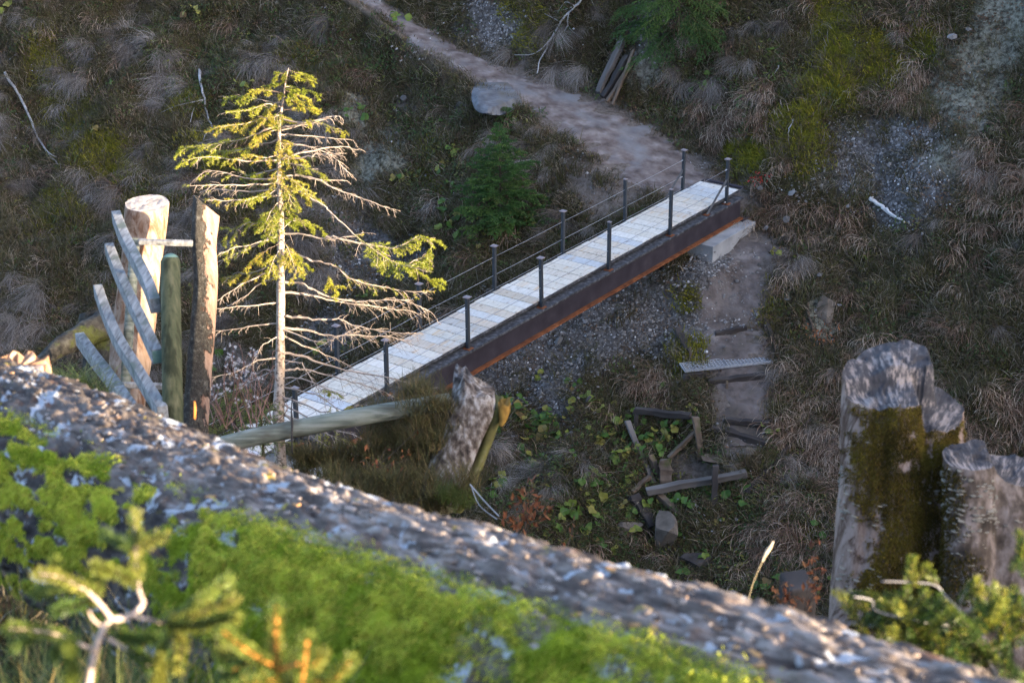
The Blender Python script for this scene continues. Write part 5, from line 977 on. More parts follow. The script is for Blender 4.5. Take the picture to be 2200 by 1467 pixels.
# ------------------------------------------------------------------ the fallen log in the foreground
def build_log():
    A, B_ = P(0, 790, 7.6), P(2105, 1460, 3.75); ax = norm(B_ - A); rad0, rad1 = .36, .345
    view = norm((A + B_) / 2); N_ = norm(np.cross(view, ax)); N_ = N_ if N_[2] > 0 else -N_
    A0, B0 = A - N_ * rad0 * .985, B_ - N_ * rad1 * .985; A0 = A0 - ax * .55; B0 = B0 + ax * 1.3; Ln = np.linalg.norm(B0 - A0)
    e1 = norm(np.array([0, 0, 1.]) - ax * ax[2]); e2 = np.cross(ax, e1); e2 = e2 if e2 @ F0 < 0 else -e2        # e2 towards the camera
    o = A0.copy(); t = thing('fallen_log', 'huge mossy fallen tree trunk lying across the foreground', 'log', o)
    nu, nv = 900, 300; u = np.linspace(0, 1, nu); v = np.arange(nv) / nv * 2 * math.pi; U_, V_ = np.meshgrid(u, v, indexing='ij'); s_ = U_ * Ln
    rad = rad0 + (rad1 - rad0) * U_; cy, sy = np.cos(V_), np.sin(V_)
    big = .05 * fbm(s_ * .9, cy * 1.2, sy * 1.2, 2, 3)
    plate = fbm(s_ * 9, cy * 9 + 4, sy * 9, 4, 13); fis = 1 - np.abs(fbm(s_ * 5, cy * 7, sy * 7, 3, 23)) * 2.2
    d = big * .8 + .010 * plate - .022 * np.clip(fis - .55, 0, 1) + .010 * fbm(s_ * 12, cy * 16, sy * 16, 4, 33) + .010 * sstep(-.05, .06, fbm(s_ * 14, cy * 12, sy * 12, 2, 43))
    bend = .035 * np.sin(s_ * 1.35 + .6)
    X = A0 + ax * s_[..., None] + (e1 * cy[..., None] + e2 * sy[..., None]) * (rad + d)[..., None] + e1 * bend[..., None]
    n_out = e1 * cy[..., None] + e2 * sy[..., None]
    pxl, pyl, _ = proj(X.reshape(-1, 3)); top = cy.ravel()
    big_m = blobs(pxl, pyl, [(760, 1320, 330, 200, 12, .3), (1100, 1390, 330, 130, 14, .3), (650, 1200, 130, 90, 0, .4), (1480, 1430, 260, 60, 18, .4), (860, 1430, 400, 120, 0, .3), (900, 1215, 160, 50, 15, .4)])
    sml = blobs(pxl, pyl, [(230, 960, 260, 130, 15, .6), (420, 1080, 230, 130, 15, .6), (300, 880, 180, 60, 15, .6), (520, 990, 150, 80, 20, .6), (120, 1080, 160, 110, 0, .6), (200, 1180, 200, 80, 0, .6), (1780, 1370, 200, 60, 18, .5), (1330, 1290, 160, 50, 18, .6), (60, 880, 80, 60, 0, .6), (180, 870, 200, 50, 12, .6), (420, 960, 200, 60, 18, .6), (90, 990, 140, 60, 0, .6)])
    spot = fbm(s_.ravel() * 5.5, top * 6, sy.ravel() * 6, 4, 71)
    moss = np.clip(big_m * sstep(-.5, -.22, spot) + sml * sstep(.04, .13, fbm(s_.ravel() * 9, top * 8, sy.ravel() * 8, 4, 73)) + .8 * sstep(.27, .36, spot) * (pyl > 800), 0, 1)
    moss = moss * (1 - .92 * blobs(pxl, pyl, [(1040, 1425, 85, 85, 0, .5), (1150, 1360, 55, 40, 20, .5), (1330, 1440, 50, 30, 0, .5), (960, 1270, 30, 16, 20, .5)])) * (1 - sstep(.80, .97, top)) * sstep(-.15, .12, sy.ravel())
    X = X + n_out * ((.006 + .014 * big_m) * moss * (1 + .6 * fbm(s_.ravel() * 16, top * 16, sy.ravel() * 16, 2, 91))).reshape(nu, nv)[..., None]
    idx_ = np.arange(nu * nv).reshape(nu, nv); F = np.stack([idx_[:-1], np.roll(idx_[:-1], -1, 1), np.roll(idx_[1:], -1, 1), idx_[1:]], -1).reshape(-1, 4)
    fl = np.cross(X[1, 0] - X[0, 0], X[0, 1] - X[0, 0]) @ n_out[0, 0] < 0
    F = F if fl else F[:, ::-1]
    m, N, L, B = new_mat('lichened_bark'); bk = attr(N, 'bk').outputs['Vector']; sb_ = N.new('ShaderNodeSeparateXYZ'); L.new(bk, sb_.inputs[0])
    def bn_(scale, sc3, det=6, rough=.65, dist=0):
        mp = N.new('ShaderNodeMapping'); mp.inputs['Scale'].default_value = sc3; n = N.new('ShaderNodeTexNoise'); n.inputs['Scale'].default_value = scale; n.inputs['Detail'].default_value = det; n.inputs['Roughness'].default_value = rough; n.inputs['Distortion'].default_value = dist
        L.new(bk, mp.inputs[0]); L.new(mp.outputs[0], n.inputs['Vector']); return n.outputs['Fac']
    f = bn_(9, (.6, 1.6, 1.6), 7, .62); g = bn_(4.2, (1, 1.5, 1.5), 5, .55, .6); h = tex(N, L, 34, 4, rough=.7); k3 = bn_(16, (.45, 2.0, 2.0), 5, .6)
    r = ramp(N, [(.34, (.014, .011, .010)), (.46, (.034, .028, .025)), (.56, (.070, .056, .047)), (.70, (.14, .11, .092))]); L.new(f, r.inputs[0]); c = r.outputs[0]
    rb = ramp(N, [(.58, (0, 0, 0)), (.66, (1, 1, 1))]); L.new(bn_(7, (.8, 1.4, 1.4), 4), rb.inputs[0]); c = mixc(N, L, mth(N, L, 'MULTIPLY', rb.outputs[0], .6), c, (.15, .072, .042))
    # upper face: pale streaks of weathered bark, brightened to paint in the sunlit band
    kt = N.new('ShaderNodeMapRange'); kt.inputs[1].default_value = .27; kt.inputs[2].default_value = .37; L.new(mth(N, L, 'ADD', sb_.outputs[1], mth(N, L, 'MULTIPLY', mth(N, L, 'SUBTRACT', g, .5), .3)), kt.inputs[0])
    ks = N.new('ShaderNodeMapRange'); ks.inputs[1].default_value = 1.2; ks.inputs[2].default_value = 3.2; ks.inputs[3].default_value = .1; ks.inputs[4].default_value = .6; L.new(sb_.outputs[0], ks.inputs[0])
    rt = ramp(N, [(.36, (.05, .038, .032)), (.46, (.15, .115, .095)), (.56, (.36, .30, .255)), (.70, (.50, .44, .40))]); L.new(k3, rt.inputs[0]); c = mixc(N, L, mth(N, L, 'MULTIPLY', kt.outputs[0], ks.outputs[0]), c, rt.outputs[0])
    # crusts of pale lichen with crisp edges
    lq = bn_(6.5, (.9, 1.3, 1.3), 6, .6, .4); rl = ramp(N, [(.575, (0, 0, 0)), (.605, (.9, .9, .9))]); L.new(lq, rl.inputs[0]); c = mixc(N, L, rl.outputs[0], c, (.33, .35, .375))
    lq2 = bn_(19, (.8, 1.2, 1.2), 4, .6); rl2 = ramp(N, [(.62, (0, 0, 0)), (.66, (.8, .8, .8))]); L.new(lq2, rl2.inputs[0]); c = mixc(N, L, rl2.outputs[0], c, (.27, .275, .28))
    ro = ramp(N, [(.63, (0, 0, 0)), (.67, (1, 1, 1))]); L.new(bn_(5, (1, 1.2, 1.2), 5), ro.inputs[0]); c = mixc(N, L, mth(N, L, 'MULTIPLY', ro.outputs[0], .85), c, (.30, .235, .03))
    ms = attr(N, 'moss').outputs['Fac']; rm = ramp(N, [(.38, (.22, .27, .02)), (.6, (.42, .47, .04))]); L.new(h, rm.inputs[0]); c = mixc(N, L, ms, c, rm.outputs[0])
    L.new(c, B.inputs['Base Color']); B.inputs['Roughness'].default_value = .9; B.inputs['Specular IOR Level'].default_value = .2
    bump(N, L, B, mth(N, L, 'ADD', mth(N, L, 'ADD', mth(N, L, 'MULTIPLY', f, .8), mth(N, L, 'MULTIPLY', h, .15)), mth(N, L, 'MULTIPLY', k3, .6)), 1., .02)
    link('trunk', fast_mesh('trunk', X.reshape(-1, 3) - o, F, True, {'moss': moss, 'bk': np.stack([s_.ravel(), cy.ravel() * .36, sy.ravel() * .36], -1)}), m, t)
    # moss pile
    g_ = np.random.default_rng(8); tri = idx_[:-1].ravel(); pr = moss.reshape(nu, nv)[:-1].ravel() * (sy[:-1].ravel() > -.35) * (pxl.reshape(nu, nv)[:-1].ravel() > -150) * (pxl.reshape(nu, nv)[:-1].ravel() < 2350) * (pyl.reshape(nu, nv)[:-1].ravel() < 1560)
    ch = g_.choice(len(tri), 190000, p=pr / pr.sum()); pos = X.reshape(-1, 3)[tri[ch]] + ax * g_.normal(0, .005, (len(ch), 1)) + e1 * g_.normal(0, .003, (len(ch), 1)); nn = n_out[:-1].reshape(-1, 3)[ch]
    MM = leaf_mat('lush_moss', [(0, (.18, .24, .02)), (.3, (.32, .39, .03)), (.65, (.44, .51, .05)), (.92, (.54, .52, .07)), (1, (.44, .33, .06))], .45, .8, spec=.15)
    tz = .28 + .62 * fbm(pos[:, 0] * 9, pos[:, 1] * 9, pos[:, 2] * 9, 4, 12)
    fuzz('moss', pos, nn, .020, .0026, MM, t, o, 1.2, 9, np.clip(tz, 0, .6), .6)
    # bark flakes, mostly along the top
    n = 2600; uu = g_.random(n); vv = g_.normal(-.02, .33, n); cv, sv = np.cos(vv), np.sin(vv)
    ii_, jj = (uu * (nu - 2)).astype(int), ((vv % (2 * math.pi)) / (2 * math.pi) * nv).astype(int) % nv; base = X[ii_, jj]; nn = n_out[ii_, jj]; ml = moss.reshape(nu, nv)[ii_, jj]; cl_ = fbm(uu * 60, vv * 5, 0, 3, 19); k = (g_.random(n) > ml * 1.3) & (cl_ > -.12) & (g_.random(n) < .25 + 1.3 * uu)
    base, nn = base[k], nn[k]; n = len(base); a = g_.normal(0, .22, n)[:, None]; T = norm(ax * np.cos(a) + np.cross(nn, ax) * np.sin(a)); S = norm(np.cross(nn, T)); ll = (.012 + .030 * g_.random(n) ** 2)[:, None]; ww = np.minimum(ll * g_.uniform(.25, .6, n)[:, None], .008); hh = g_.uniform(.0006, .0025, n)[:, None]; tl1 = g_.normal(.04, .10, n)[:, None]
    base = base - nn * .001
    up = nn * hh; tp = T * ll; sp_ = S * ww; lf = nn * tl1 * ll
    K = 7; ang = np.arange(K) * 2 * math.pi / K; ring = np.stack([base + tp * (math.cos(q) * 1.) * g_.uniform(.7, 1.15, n)[:, None] + sp_ * math.sin(q) * g_.uniform(.7, 1.2, n)[:, None] + lf * math.cos(q) for q in ang], 1)
    V = np.concatenate([ring - nn[:, None] * .004, ring * .9 + base[:, None] * .1 + up[:, None]], 1).reshape(-1, 3) - o
    i = np.arange(n)[:, None] * 2 * K; F = np.concatenate([i + [K, K + 1, K + 2, K + 3], i + [K, K + 3, K + 4, K + 6], i + [K + 4, K + 5, K + 6, K + 6]][:2] + [i + [K + 3, K + 4, K + 5, K + 6]] * 0 + [i + [q, (q + 1) % K, K + (q + 1) % K, K + q] for q in range(K)] + [i + [K + 4, K + 5, K + 6, K + 4]] * 0)
    F = np.concatenate([F, i + [K + 4, K + 5, K + 6, K + 3]]) if False else F
    MF = leaf_mat('bark_flakes', [(0, (.06, .046, .038)), (.2, (.14, .11, .09)), (.4, (.25, .20, .165)), (.6, (.36, .30, .26)), (.8, (.30, .19, .125)), (.92, (.44, .23, .08)), (1, (.38, .36, .345))], 0, .85, spec=.15)
    tin = (.5 + .45 * fbm(uu[k] * 90, vv[k] * 8, 0, 2, 29) + g_.normal(0, .16, n)) % .98
    ob = link('bark_flakes', fast_mesh('bark_flakes', V, F, False, {'tint': np.repeat(tin, 2 * K)}), MF, t); ob['kind'] = 'stuff'
    return A0, B0, ax, e1, e2
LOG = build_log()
M_BROKEN = noise_mat('broken_orange_wood', [(.3, (.10, .055, .03)), (.5, (.25, .14, .08)), (.7, (.40, .30, .23))], 14, (1, 1, .3), 7, bmp=.7, bdist=.01)
def splinter():
    o = P(40, 800, 8.3); t = thing('tree_stump', 'low splintered brown stump at far left behind the fallen log', 'stump', o); rr = random.Random(4); V = []; F = []; n = 40; Rx = .135
    for k in range(n):
        a = 2 * math.pi * k / n; V += [(Rx * math.cos(a) * 1.1, Rx * .8 * math.sin(a), -.5), (Rx * math.cos(a), Rx * .8 * math.sin(a), .03 + rr.uniform(-.022, .03)), (Rx * .86 * math.cos(a), Rx * .68 * math.sin(a), .025 + rr.uniform(-.01, .02))]
    V.append((0, 0, .02)); c = len(V) - 1
    for k in range(n):
        q = (k + 1) % n; F += [(3 * k, 3 * q, 3 * q + 1, 3 * k + 1), (3 * k + 1, 3 * q + 1, 3 * q + 2, 3 * k + 2), (3 * k + 2, 3 * q + 2, c)]
    MB().add(V, F).build('trunk', M_BROKEN, t)
splinter()
# ------------------------------------------------------------------ saplings and small plants in the foreground
def close_sprig(mb, out, pts, r0, r1, g, need=(0., 1.), per_m=900, nl=.0165, wd=.0016, n=4, up=.1, cone=.75, dens=4.5):
    W = smooth_line(pts, 4); mb.tube(W, np.linspace(r0, r1, len(W)), n + 2, True)
    a, b = int(need[0] * (len(W) - 1)), max(int(need[0] * (len(W) - 1)) + 1, int(round(need[1] * (len(W) - 1))))
    if need[1] > need[0]: needles(out, W[a:b + 1], per_m * dens, nl, wd * 1.25, g, up, cone); needles(out, [W[-1], W[-1] + norm(W[-1] - W[-2]) * .004], 6000, nl * .8, wd, g, 0, 1.6)
def sapling(label, dep, items, seed, stem_mat, base_px, group=None, nmat=M_NEED_YOUNG, nl=.0165, wd=.0017, per_m=900, twig_mat=M_BROWN):
    """items: (pixel polyline, start radius, end radius, needle range or None, yaw depth shift, young)"""
    o = P(base_px[0], base_px[1], dep); g = np.random.default_rng(seed); t = thing('spruce_sapling', label, 'sapling', o, group)
    for pts, r0, r1, need, dz, t0 in items:
        n_ = len(pts); W = np.array([P(x, y, dep + dz * i / max(1, n_ - 1)) for i, (x, y) in enumerate(pts)]) - o
        mb = MB(); out = []; close_sprig(mb, out, W, r0, r1, g, need or (0, 0), per_m, nl, wd)
        b = mb.build('branch' if (r0 < .0055) else 'stem', stem_mat if t0 is None or r0 > .003 else twig_mat, t, True)
        if out: needle_mesh('needles', out, nmat, b, g, True, .3, t0 or 0.)
    return t
SL = [([(185, 1500), (195, 1440), (205, 1395), (222, 1350), (240, 1330)], .0060, .0050, None, 0, None), ([(240, 1330), (275, 1325), (300, 1307), (308, 1292)], .0048, .0040, None, .05, None),
 ([(308, 1294), (298, 1265), (293, 1210), (290, 1150), (289, 1108)], .0036, .0022, (.35, 1), .05, .55), ([(240, 1330), (215, 1297), (180, 1265), (130, 1240), (85, 1232)], .0038, .0022, (.45, 1), -.1, .35),
 ([(292, 1180), (262, 1165), (228, 1150)], .0022, .0014, (.15, 1), .05, .6), ([(293, 1178), (318, 1165), (348, 1152)], .0022, .0014, (.15, 1), 0, .65), ([(300, 1262), (270, 1240), (235, 1225), (205, 1218)], .0022, .0014, (.1, 1), -.1, .5),
 ([(195, 1285), (160, 1300), (120, 1310)], .002, .0012, (.1, 1), -.05, .3), ([(150, 1250), (120, 1262), (80, 1275)], .002, .0012, (.1, 1), .05, .25), ([(115, 1238), (112, 1225), (117, 1208)], .002, .0012, (.1, 1), 0, .6),
 ([(205, 1398), (165, 1380), (120, 1362), (60, 1352), (20, 1350)], .0032, .0018, (.35, 1), -.1, .3), ([(130, 1365), (122, 1390), (118, 1405)], .002, .0012, (.1, 1), 0, .3), ([(100, 1358), (60, 1372), (35, 1388)], .002, .0012, (.1, 1), 0, .2),
 ([(285, 1322), (320, 1330), (350, 1338)], .003, .0022, None, .05, None), ([(345, 1336), (390, 1318), (440, 1280), (490, 1245)], .0024, .0014, (.1, 1), .1, .3), ([(348, 1337), (400, 1330), (450, 1305), (500, 1288)], .0024, .0014, (.1, 1), .0, .3), ([(350, 1338), (400, 1345), (460, 1335), (505, 1328)], .0024, .0014, (.1, 1), -.1, .2), ([(380, 1340), (390, 1390), (382, 1430)], .002, .0012, (.1, 1), -.05, .45),
 ([(232, 1372), (265, 1390), (300, 1408), (318, 1430)], .0032, .002, (.45, 1), -.1, .4), ([(240, 1335), (270, 1370), (300, 1375), (335, 1370)], .002, .0012, (.2, 1), -.12, .2), ([(330, 1425), (350, 1400), (352, 1372)], .002, .0012, (.0, 1), 0, .4),
 ([(225, 1350), (200, 1330), (190, 1310)], .0025, .002, None, 0, None), ([(190, 1310), (205, 1270), (212, 1240)], .002, .0012, (0, 1), 0, .2), ([(155, 1467), (152, 1420), (152, 1375)], .002, .0012, (0, 1), -.2, .25), ([(330, 1490), (345, 1450), (340, 1415)], .002, .0012, (0, 1), -.1, .45)]
sapling('pale stemmed spruce sapling before the fallen log at lower left', 3.0, SL, 3, M_PALE, (185, 1500))
SM = [([(597, 1500), (594, 1440), (592, 1380), (592, 1320)], .0056, .0045, (0, 1), 0, .45), ([(592, 1330), (592, 1312), (593, 1300)], .003, .002, (0, 1), 0, .8), ([(645, 1500), (652, 1440), (660, 1372)], .0040, .0028, (.1, 1), -.05, .6), ([(690, 1490), (722, 1455), (752, 1420)], .003, .0018, (0, 1), 0, .7),
 ([(594, 1432), (560, 1415), (520, 1390), (480, 1358)], .0034, .002, (.1, 1), -.1, .35), ([(596, 1440), (615, 1432), (640, 1425)], .003, .0018, None, -.1, None), ([(545, 1408), (520, 1430), (480, 1445)], .002, .0014, (0, 1), 0, .3), ([(594, 1460), (550, 1465), (500, 1480)], .002, .0014, (0, 1), -.1, .2), ([(600, 1480), (625, 1455), (632, 1410)], .002, .0014, (0, 1), .05, .35), ([(655, 1430), (675, 1425), (690, 1405)], .002, .0014, (0, 1), 0, .4), ([(520, 1392), (500, 1400), (470, 1400)], .002, .0012, (0, 1), 0, .3), ([(630, 1490), (660, 1470), (700, 1462)], .002, .0012, (0, 1), 0, .3)]
sapling('young spruce shoot with orange stems before the moss at bottom', 2.7, SM, 4, M_ORANGE, (597, 1500), twig_mat=M_ORANGE)
M_NEED_GREEN = leaf_mat('green_spruce_needles', [(0, (.03, .06, .014)), (.4, (.05, .09, .018)), (.7, (.08, .12, .02)), (.85, (.20, .21, .03)), (1, (.28, .26, .04))], .4, .45)
def right_spruce():
    dep = 4.3; g = np.random.default_rng(9); items = [([(2102, 1375), (2077, 1346), (2061, 1310), (2032, 1281), (2008, 1256), (1950, 1250), (1893, 1248)], .0036, .0014, None, 0, None), ([(2061, 1310), (2066, 1285), (2078, 1268)], .0024, .0014, None, 0, None), ([(2077, 1346), (2000, 1338), (1934, 1326), (1881, 1310), (1873, 1289), (1835, 1281)], .0030, .0014, None, -.15, None), ([(2070, 1318), (2095, 1300), (2090, 1280)], .003, .002, None, 0, None), ([(2160, 1500), (2130, 1430), (2102, 1375)], .006, .0038, None, 0, None), ([(1990, 1335), (1940, 1340), (1880, 1345), (1820, 1335)], .003, .0015, None, .1, None)]
    tips = [(1960, 1205, .75), (1990, 1220, .7), (1985, 1335, .72), (1975, 1300, .7), (2085, 1260, .8), (2100, 1250, .78), (2055, 1375, .68), (2075, 1400, .66), (1990, 1400, .7), (1960, 1350, .6), (2140, 1290, .66), (2190, 1150, .78), (2195, 1190, .75), (2180, 1270, .6)]
    for k in range(95):
        x = g.uniform(1790, 2230); y = g.uniform(1262, 1500); 
        if y < 1300 + max(0, (1900 - x)) * .1 or y < 1275: y += 50
        if x < 1800 + (y - 1280) * .4: x += 140
        an = g.uniform(-2.6, -.3); ln = g.uniform(60, 120); items.append(([(x - math.cos(an) * ln * .6, y - math.sin(an) * ln * .6), (x, y), (x + math.cos(an) * ln * .5, y + math.sin(an) * ln * .4)], .0022, .0012, (0, 1), g.uniform(-.2, .2), g.uniform(0, .32)))
    for x, y, t0 in tips:
        for q in range(2): an = g.uniform(-2.2, -.9); ln = g.uniform(35, 60); items.append(([(x - math.cos(an) * ln, y - math.sin(an) * ln), (x, y)], .002, .0012, (0, 1), 0, t0 - .1))
    for x in (1800, 1835, 1870, 1910): items.append(([(x + 70, 1300 + g.uniform(-10, 30)), (x + 30, 1288 + g.uniform(-10, 10)), (x, 1285 + g.uniform(-15, 15))], .002, .0012, (0, 1), 0, .05))
    return sapling('dense young spruce with bare grey twigs in front of the big stump', dep, items, 5, noise_mat('grey_twig_bark', [(.3, (.16, .152, .155)), (.7, (.26, .25, .25))], 30, bmp=.1), (2160, 1500), None, M_NEED_GREEN, .019, .0017, 330)
right_spruce()
M_RUST = leaf_mat('russet_leaves', [(0, (.16, .045, .018)), (.4, (.26, .085, .03)), (.7, (.34, .14, .055)), (1, (.20, .10, .045))], .4, .6)
def leafy(name, label, cat, o, stems, n_leaf, size, mat, seed, stem_mat=M_BROWN, spread=.05, group=None, r=.003, lobes=0):
    g = random.Random(seed); t = thing(name, label, cat, o, group); mb = MB(); V, F, Tn = [], [], []
    for s in stems:
        W = smooth_line(np.array(s) - o, 4); mb.tube(W, np.linspace(r, r * .4, len(W)), 5)
        for k in range(n_leaf):
            q, T = along(W, min(.99, .25 + .75 * g.random())); c = q + np.array([g.gauss(0, spread), g.gauss(0, spread), g.gauss(0, spread * .7)]); v, f, tn = leaves(g, 1, .001, .001, size, lobes, 1.3); b0 = len(V); V += list(v + c); F += [tuple(b0 + i for i in q2) for q2 in f]; Tn += list(tn * 3)
    mb.build('stem', stem_mat, t); link('leaves', fast_mesh('leaves', V, np.array(F), False, {'tint': Tn}), mat, t); return t
def stems(px, py, dep, tops): return [[P(px, py, dep), P((px + x) / 2 + 3, (py + y) / 2, dep), P(x, y, dep)] for x, y in tops]
leafy('beech_shrub', 'little shrub of russet dead leaves beside the leaning dead stump', 'shrub', P(1125, 1150, 10.5), stems(1125, 1150, 10.5, [(1145, 1018), (1105, 1065), (1165, 1060), (1090, 1110), (1130, 1050), (1180, 1095)]), 16, .026, M_RUST, 1, spread=.022)
leafy('beech_shrub', 'upright shrub of russet dead leaves left of the big stump', 'shrub', P(1725, 1330, 8.2), stems(1725, 1330, 8.2, [(1758, 1165), (1740, 1200), (1755, 1240), (1770, 1225)]), 13, .019, M_RUST, 2, spread=.012, r=.0035)
leafy('beech_shrub', 'short shrub of russet dead leaves by the dark wooden block', 'shrub', P(1690, 1330, 8.2), stems(1690, 1330, 8.2, [(1672, 1235), (1695, 1245), (1665, 1265), (1715, 1275)]), 11, .019, M_RUST, 3, spread=.012, r=.0035)
leafy('seedling', 'tiny seedling with a few russet leaves on the grassy bank below the log edge', 'seedling', P(1215, 1185, 11), stems(1215, 1185, 11, [(1235, 1105), (1200, 1160)]), 4, .022, M_RUST, 4, spread=.01)
leafy('red_leaved_plant', 'small bright red leaved plant on the bank above the bridge end', 'plant', on(1640, 398), [[on(1640, 398), on(1640, 398) + [dx, 0, .2]] for dx in (-.3, -.1, .1, .22)], 16, .05, leaf_mat('scarlet_leaves', [(0, (.35, .03, .02)), (.6, (.48, .07, .05)), (1, (.30, .10, .03))], .4, .6), 5, spread=.09)
leafy('red_twig_plant', 'rusty brown twiggy plant on the slope right of the metal grating', 'plant', on(1768, 752), [[on(1768, 752), on(1768, 752) + [dx, 0, .45]] for dx in (-.3, -.1, .1, .25)], 16, .045, M_RUST, 6, spread=.1)
# pale shrub with seed fluff and small green spruces behind the log
M_FLUFF = leaf_mat('seed_fluff', [(0, (.42, .40, .39)), (1, (.62, .60, .59))], .3, .9)
def fluff():
    o = P(500, 900, 17); g = random.Random(12); rr = np.random.default_rng(4); t = thing('clematis_shrub', 'tangle of reddish twigs with white seed fluff left of the spruce trunk', 'shrub', o); mb = MB(); V, F, Tn = [], [], []
    for k in range(34):
        x0, y0 = g.uniform(455, 590), g.uniform(890, 930); x1, y1 = x0 + g.uniform(-70, 60), g.uniform(740, 860); W = smooth_line([P(x0, y0, 17), P((x0 + x1) / 2 + g.uniform(-20, 20), (y0 + y1) / 2, 17 + g.uniform(-.3, .3)), P(x1, y1, 17 + g.uniform(-.4, .4)), P(x1 + g.uniform(-30, 30), y1 + g.uniform(-12, 20), 17)], 4) - o
        mb.tube(W, np.linspace(.0045, .0018, len(W)), 4)
        if 745 < y1 < 860 and x1 < 560:
            for q in range(5):
                c = W[-1 - q] + rr.normal(0, .012, 3); b0 = len(V)
                for j in range(26):
                    d = norm(rr.normal(size=3)) * g.uniform(.012, .024); s = norm(np.cross(d, rr.normal(size=3))) * .0028; V += [c - s, c + s, c + d]; F.append((len(V) - 3, len(V) - 2, len(V) - 1)); Tn += [g.random()] * 3
    mb.build('twigs', noise_mat('red_brown_twig', [(.3, (.12, .055, .04)), (.7, (.26, .16, .125))], 9, bmp=0), t); link('seed_fluff', fast_mesh('seed_fluff', V, np.array(F), False, {'tint': Tn}), M_FLUFF, t)
fluff()
small_spruce('spruce_sapling', 'bushy little green spruce left of the base of the tall spruce', P(510, 965, 18.5), .62, .36, 31, M_NEED_YOUNG, 8, .02, 240, sub=3, wd=.0045, lowest=.15)
small_spruce('spruce_sapling', 'low green spruce right behind the log, nearer the spruce trunk', P(565, 960, 18.5), .42, .30, 32, M_NEED_YOUNG, 7, .02, 240, sub=3, wd=.0045, lowest=.15)
# grass and heather near the dead stump, grass behind the log, stalks in the lower left corner
def tuft_thing(name, label, cat, pts, n, lmin, lmax, wd, mat, seed, droop=.2, spread=.05, t0=0):
    """one clump (or patch) of blades over several root points"""
    rr = random.Random(seed); o = np.array(pts[0], float); V, F, Tn = [], [], []
    for p in pts:
        v, f, tn = blades(rr, n, lmin, lmax, wd, spread, droop, .1, 0, 4); b0 = len(V); V += list(v + np.array(p) - o); F += [tuple(b0 + i for i in q) for q in f]; Tn += list(tn + t0)
    ob = link(name, fast_mesh(name, V, np.array(F), False, {'tint': Tn}), mat, None, Vector(o)); return setp(ob, label, cat)
M_GRASSG = leaf_mat('green_grass', [(0, (.035, .07, .012)), (.5, (.07, .115, .02)), (.85, (.13, .15, .035)), (1, (.2, .16, .07))], .35, .5)
M_HEATH = leaf_mat('heather_sprigs', [(0, (.03, .032, .010)), (.4, (.055, .055, .014)), (.7, (.085, .075, .02)), (.9, (.13, .085, .035)), (1, (.10, .05, .025))], .25, .7)
tuft_thing('grass_clump', 'bright green grass clump left of the lower curved rails', 'grass', [P(x, y, 11.5) for x, y in ((165, 850), (190, 850), (215, 860), (140, 845), (175, 840))], 60, .12, .30, .006, M_GRASSG, 3, .3, .05)
rr_ = random.Random(7); hp = [P(rr_.uniform(790, 930), rr_.uniform(880, 1075), 12.2 + rr_.uniform(-.3, .3)) for _ in range(80)] + [P(rr_.uniform(640, 800), rr_.uniform(965, 1030), 12.0) for _ in range(46)] + [P(rr_.uniform(870, 965), rr_.uniform(835, 990), 11.8 + rr_.uniform(-.1, .3)) for _ in range(46)] + [P(rr_.uniform(700, 1020), rr_.uniform(1020, 1100), 11.7 + rr_.uniform(-.2, .3)) for _ in range(70)]
hp.sort(key=lambda p: p[2]); tuft_thing('heather_bush', 'dark olive heather and grass growing against the leaning dead stump', 'bush', hp, 55, .05, .17, .0045, M_HEATH, 5, .15, .07)
tuft_thing('moss_grass', 'small mossy grass clump at the foot of the leaning dead stump', 'grass', [P(rr_.uniform(940, 1010), rr_.uniform(1055, 1095), 11.6) for _ in range(14)], 50, .04, .12, .004, M_GRASSG, 6, .3, .06, .3)
leafy('leaf_sprig', 'few brown dead leaves caught in the heather beneath the round rail', 'leaves', P(800, 1010, 11.7), stems(800, 1010, 11.7, [(830, 960), (880, 985), (780, 985), (900, 920)]), 6, .02, M_RUST, 14, spread=.05)
stk = P(1598, 1345, 7.0); sw = smooth_line(px_line([(1598, 1345, 7.0), (1612, 1270, 7.0), (1638, 1205, 7.0), (1662, 1162, 7.0)]) - stk, 5); gs_ = thing('grass_stalk', 'single pale grass stalk with a seed head before the dark gully', 'grass', stk)
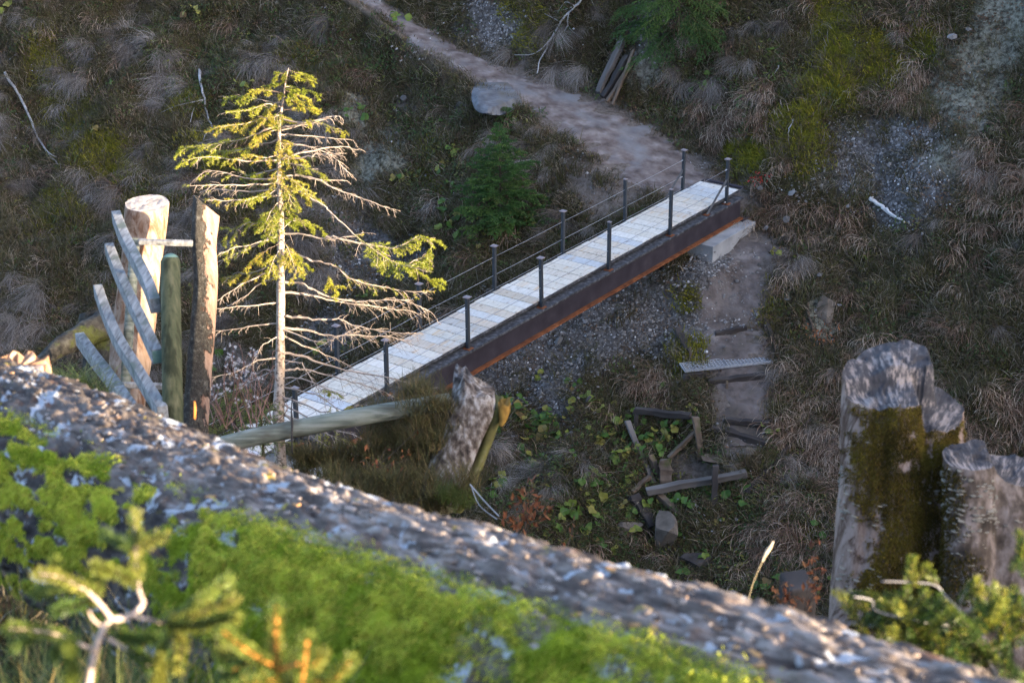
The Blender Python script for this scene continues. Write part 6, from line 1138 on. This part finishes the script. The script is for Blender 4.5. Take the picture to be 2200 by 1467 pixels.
MB().tube(sw, .0016, 5).build('stem', M_DRY_S if False else noise_mat('straw', [(.3, (.30, .23, .12)), (.7, (.45, .37, .22))], 20, bmp=0), gs_); MB().tube(sw[-6:], [.003, .006, .007, .006, .005, .002], 7, jit=.25, rng=random.Random(2)).build('seed_head', noise_mat('seed_head', [(.3, (.38, .31, .2)), (.7, (.56, .48, .36))], 60, bmp=.4), gs_)
dr = smooth_line(px_line([(1010, 1040, 10.8), (1040, 1075, 10.7), (1072, 1108, 10.6)]), 4); dn_ = thing('dry_stalk', 'two dry straw stalks leaning out below the dead stump', 'stalk', dr[0]); MB().tube(dr - dr[0], [.004] * len(dr), 5).build('stem', M_STICK, dn_); MB().tube(smooth_line(px_line([(1012, 1042, 10.8), (1030, 1085, 10.7), (1068, 1115, 10.6)]), 4) - dr[0], .003, 5).build('stem', M_STICK, dn_)
kb_ = P(1712, 1300, 8.6); blk = MB().box((0, 0, 0), (.06, .015, 0), (-.015, .08, 0), (0, 0, .16)).build('wooden_block', M_DARKWOOD, bevel=.012); blk.location = Vector(kb_ - [0, 0, .03]); setp(blk, 'dark sawn wooden block behind the russet shrubs', 'block')
def corner_grass():
    g = random.Random(15); pts = []
    for k in range(210):
        x, y = (g.uniform(-2.2, -.15), g.uniform(2.2, 5.6)) if k < 130 else (g.uniform(-1.35, -.75), g.uniform(3.2, 4.6)); pts.append(np.array([x, y, float(gz(x, y)) - .01]))
    return pts
cg = corner_grass(); v_, f_, t_ = [], [], []; rr2 = random.Random(8)
for p in cg:
    a, b, c = blades(rr2, 26, .14, .52, .0042, .10, .2, .1, 0, 4); n0 = len(v_); v_ += list(a + p); f_ += [tuple(n0 + i for i in q) for q in b]; t_ += list(c + rr2.random() * .6)
ob = link('grass', fast_mesh('grass', v_, np.array(f_), False, {'tint': t_}), leaf_mat('mixed_near_grass', [(0, (.06, .085, .02)), (.4, (.10, .13, .03)), (.7, (.22, .20, .06)), (1, (.34, .22, .07))], .35, .6)); ob['kind'] = 'stuff'
cl = px_line([(418, 900, 7.0), (419, 880, 7.0), (418, 862, 7.0)]); o_ = MB().tube(cl, [.0035, .004, .002], 6).build('spruce_shoot', M_ORANGE, smooth=True); setp(o_, 'orange shoot tip rising behind the fallen log below the green post', 'shoot')
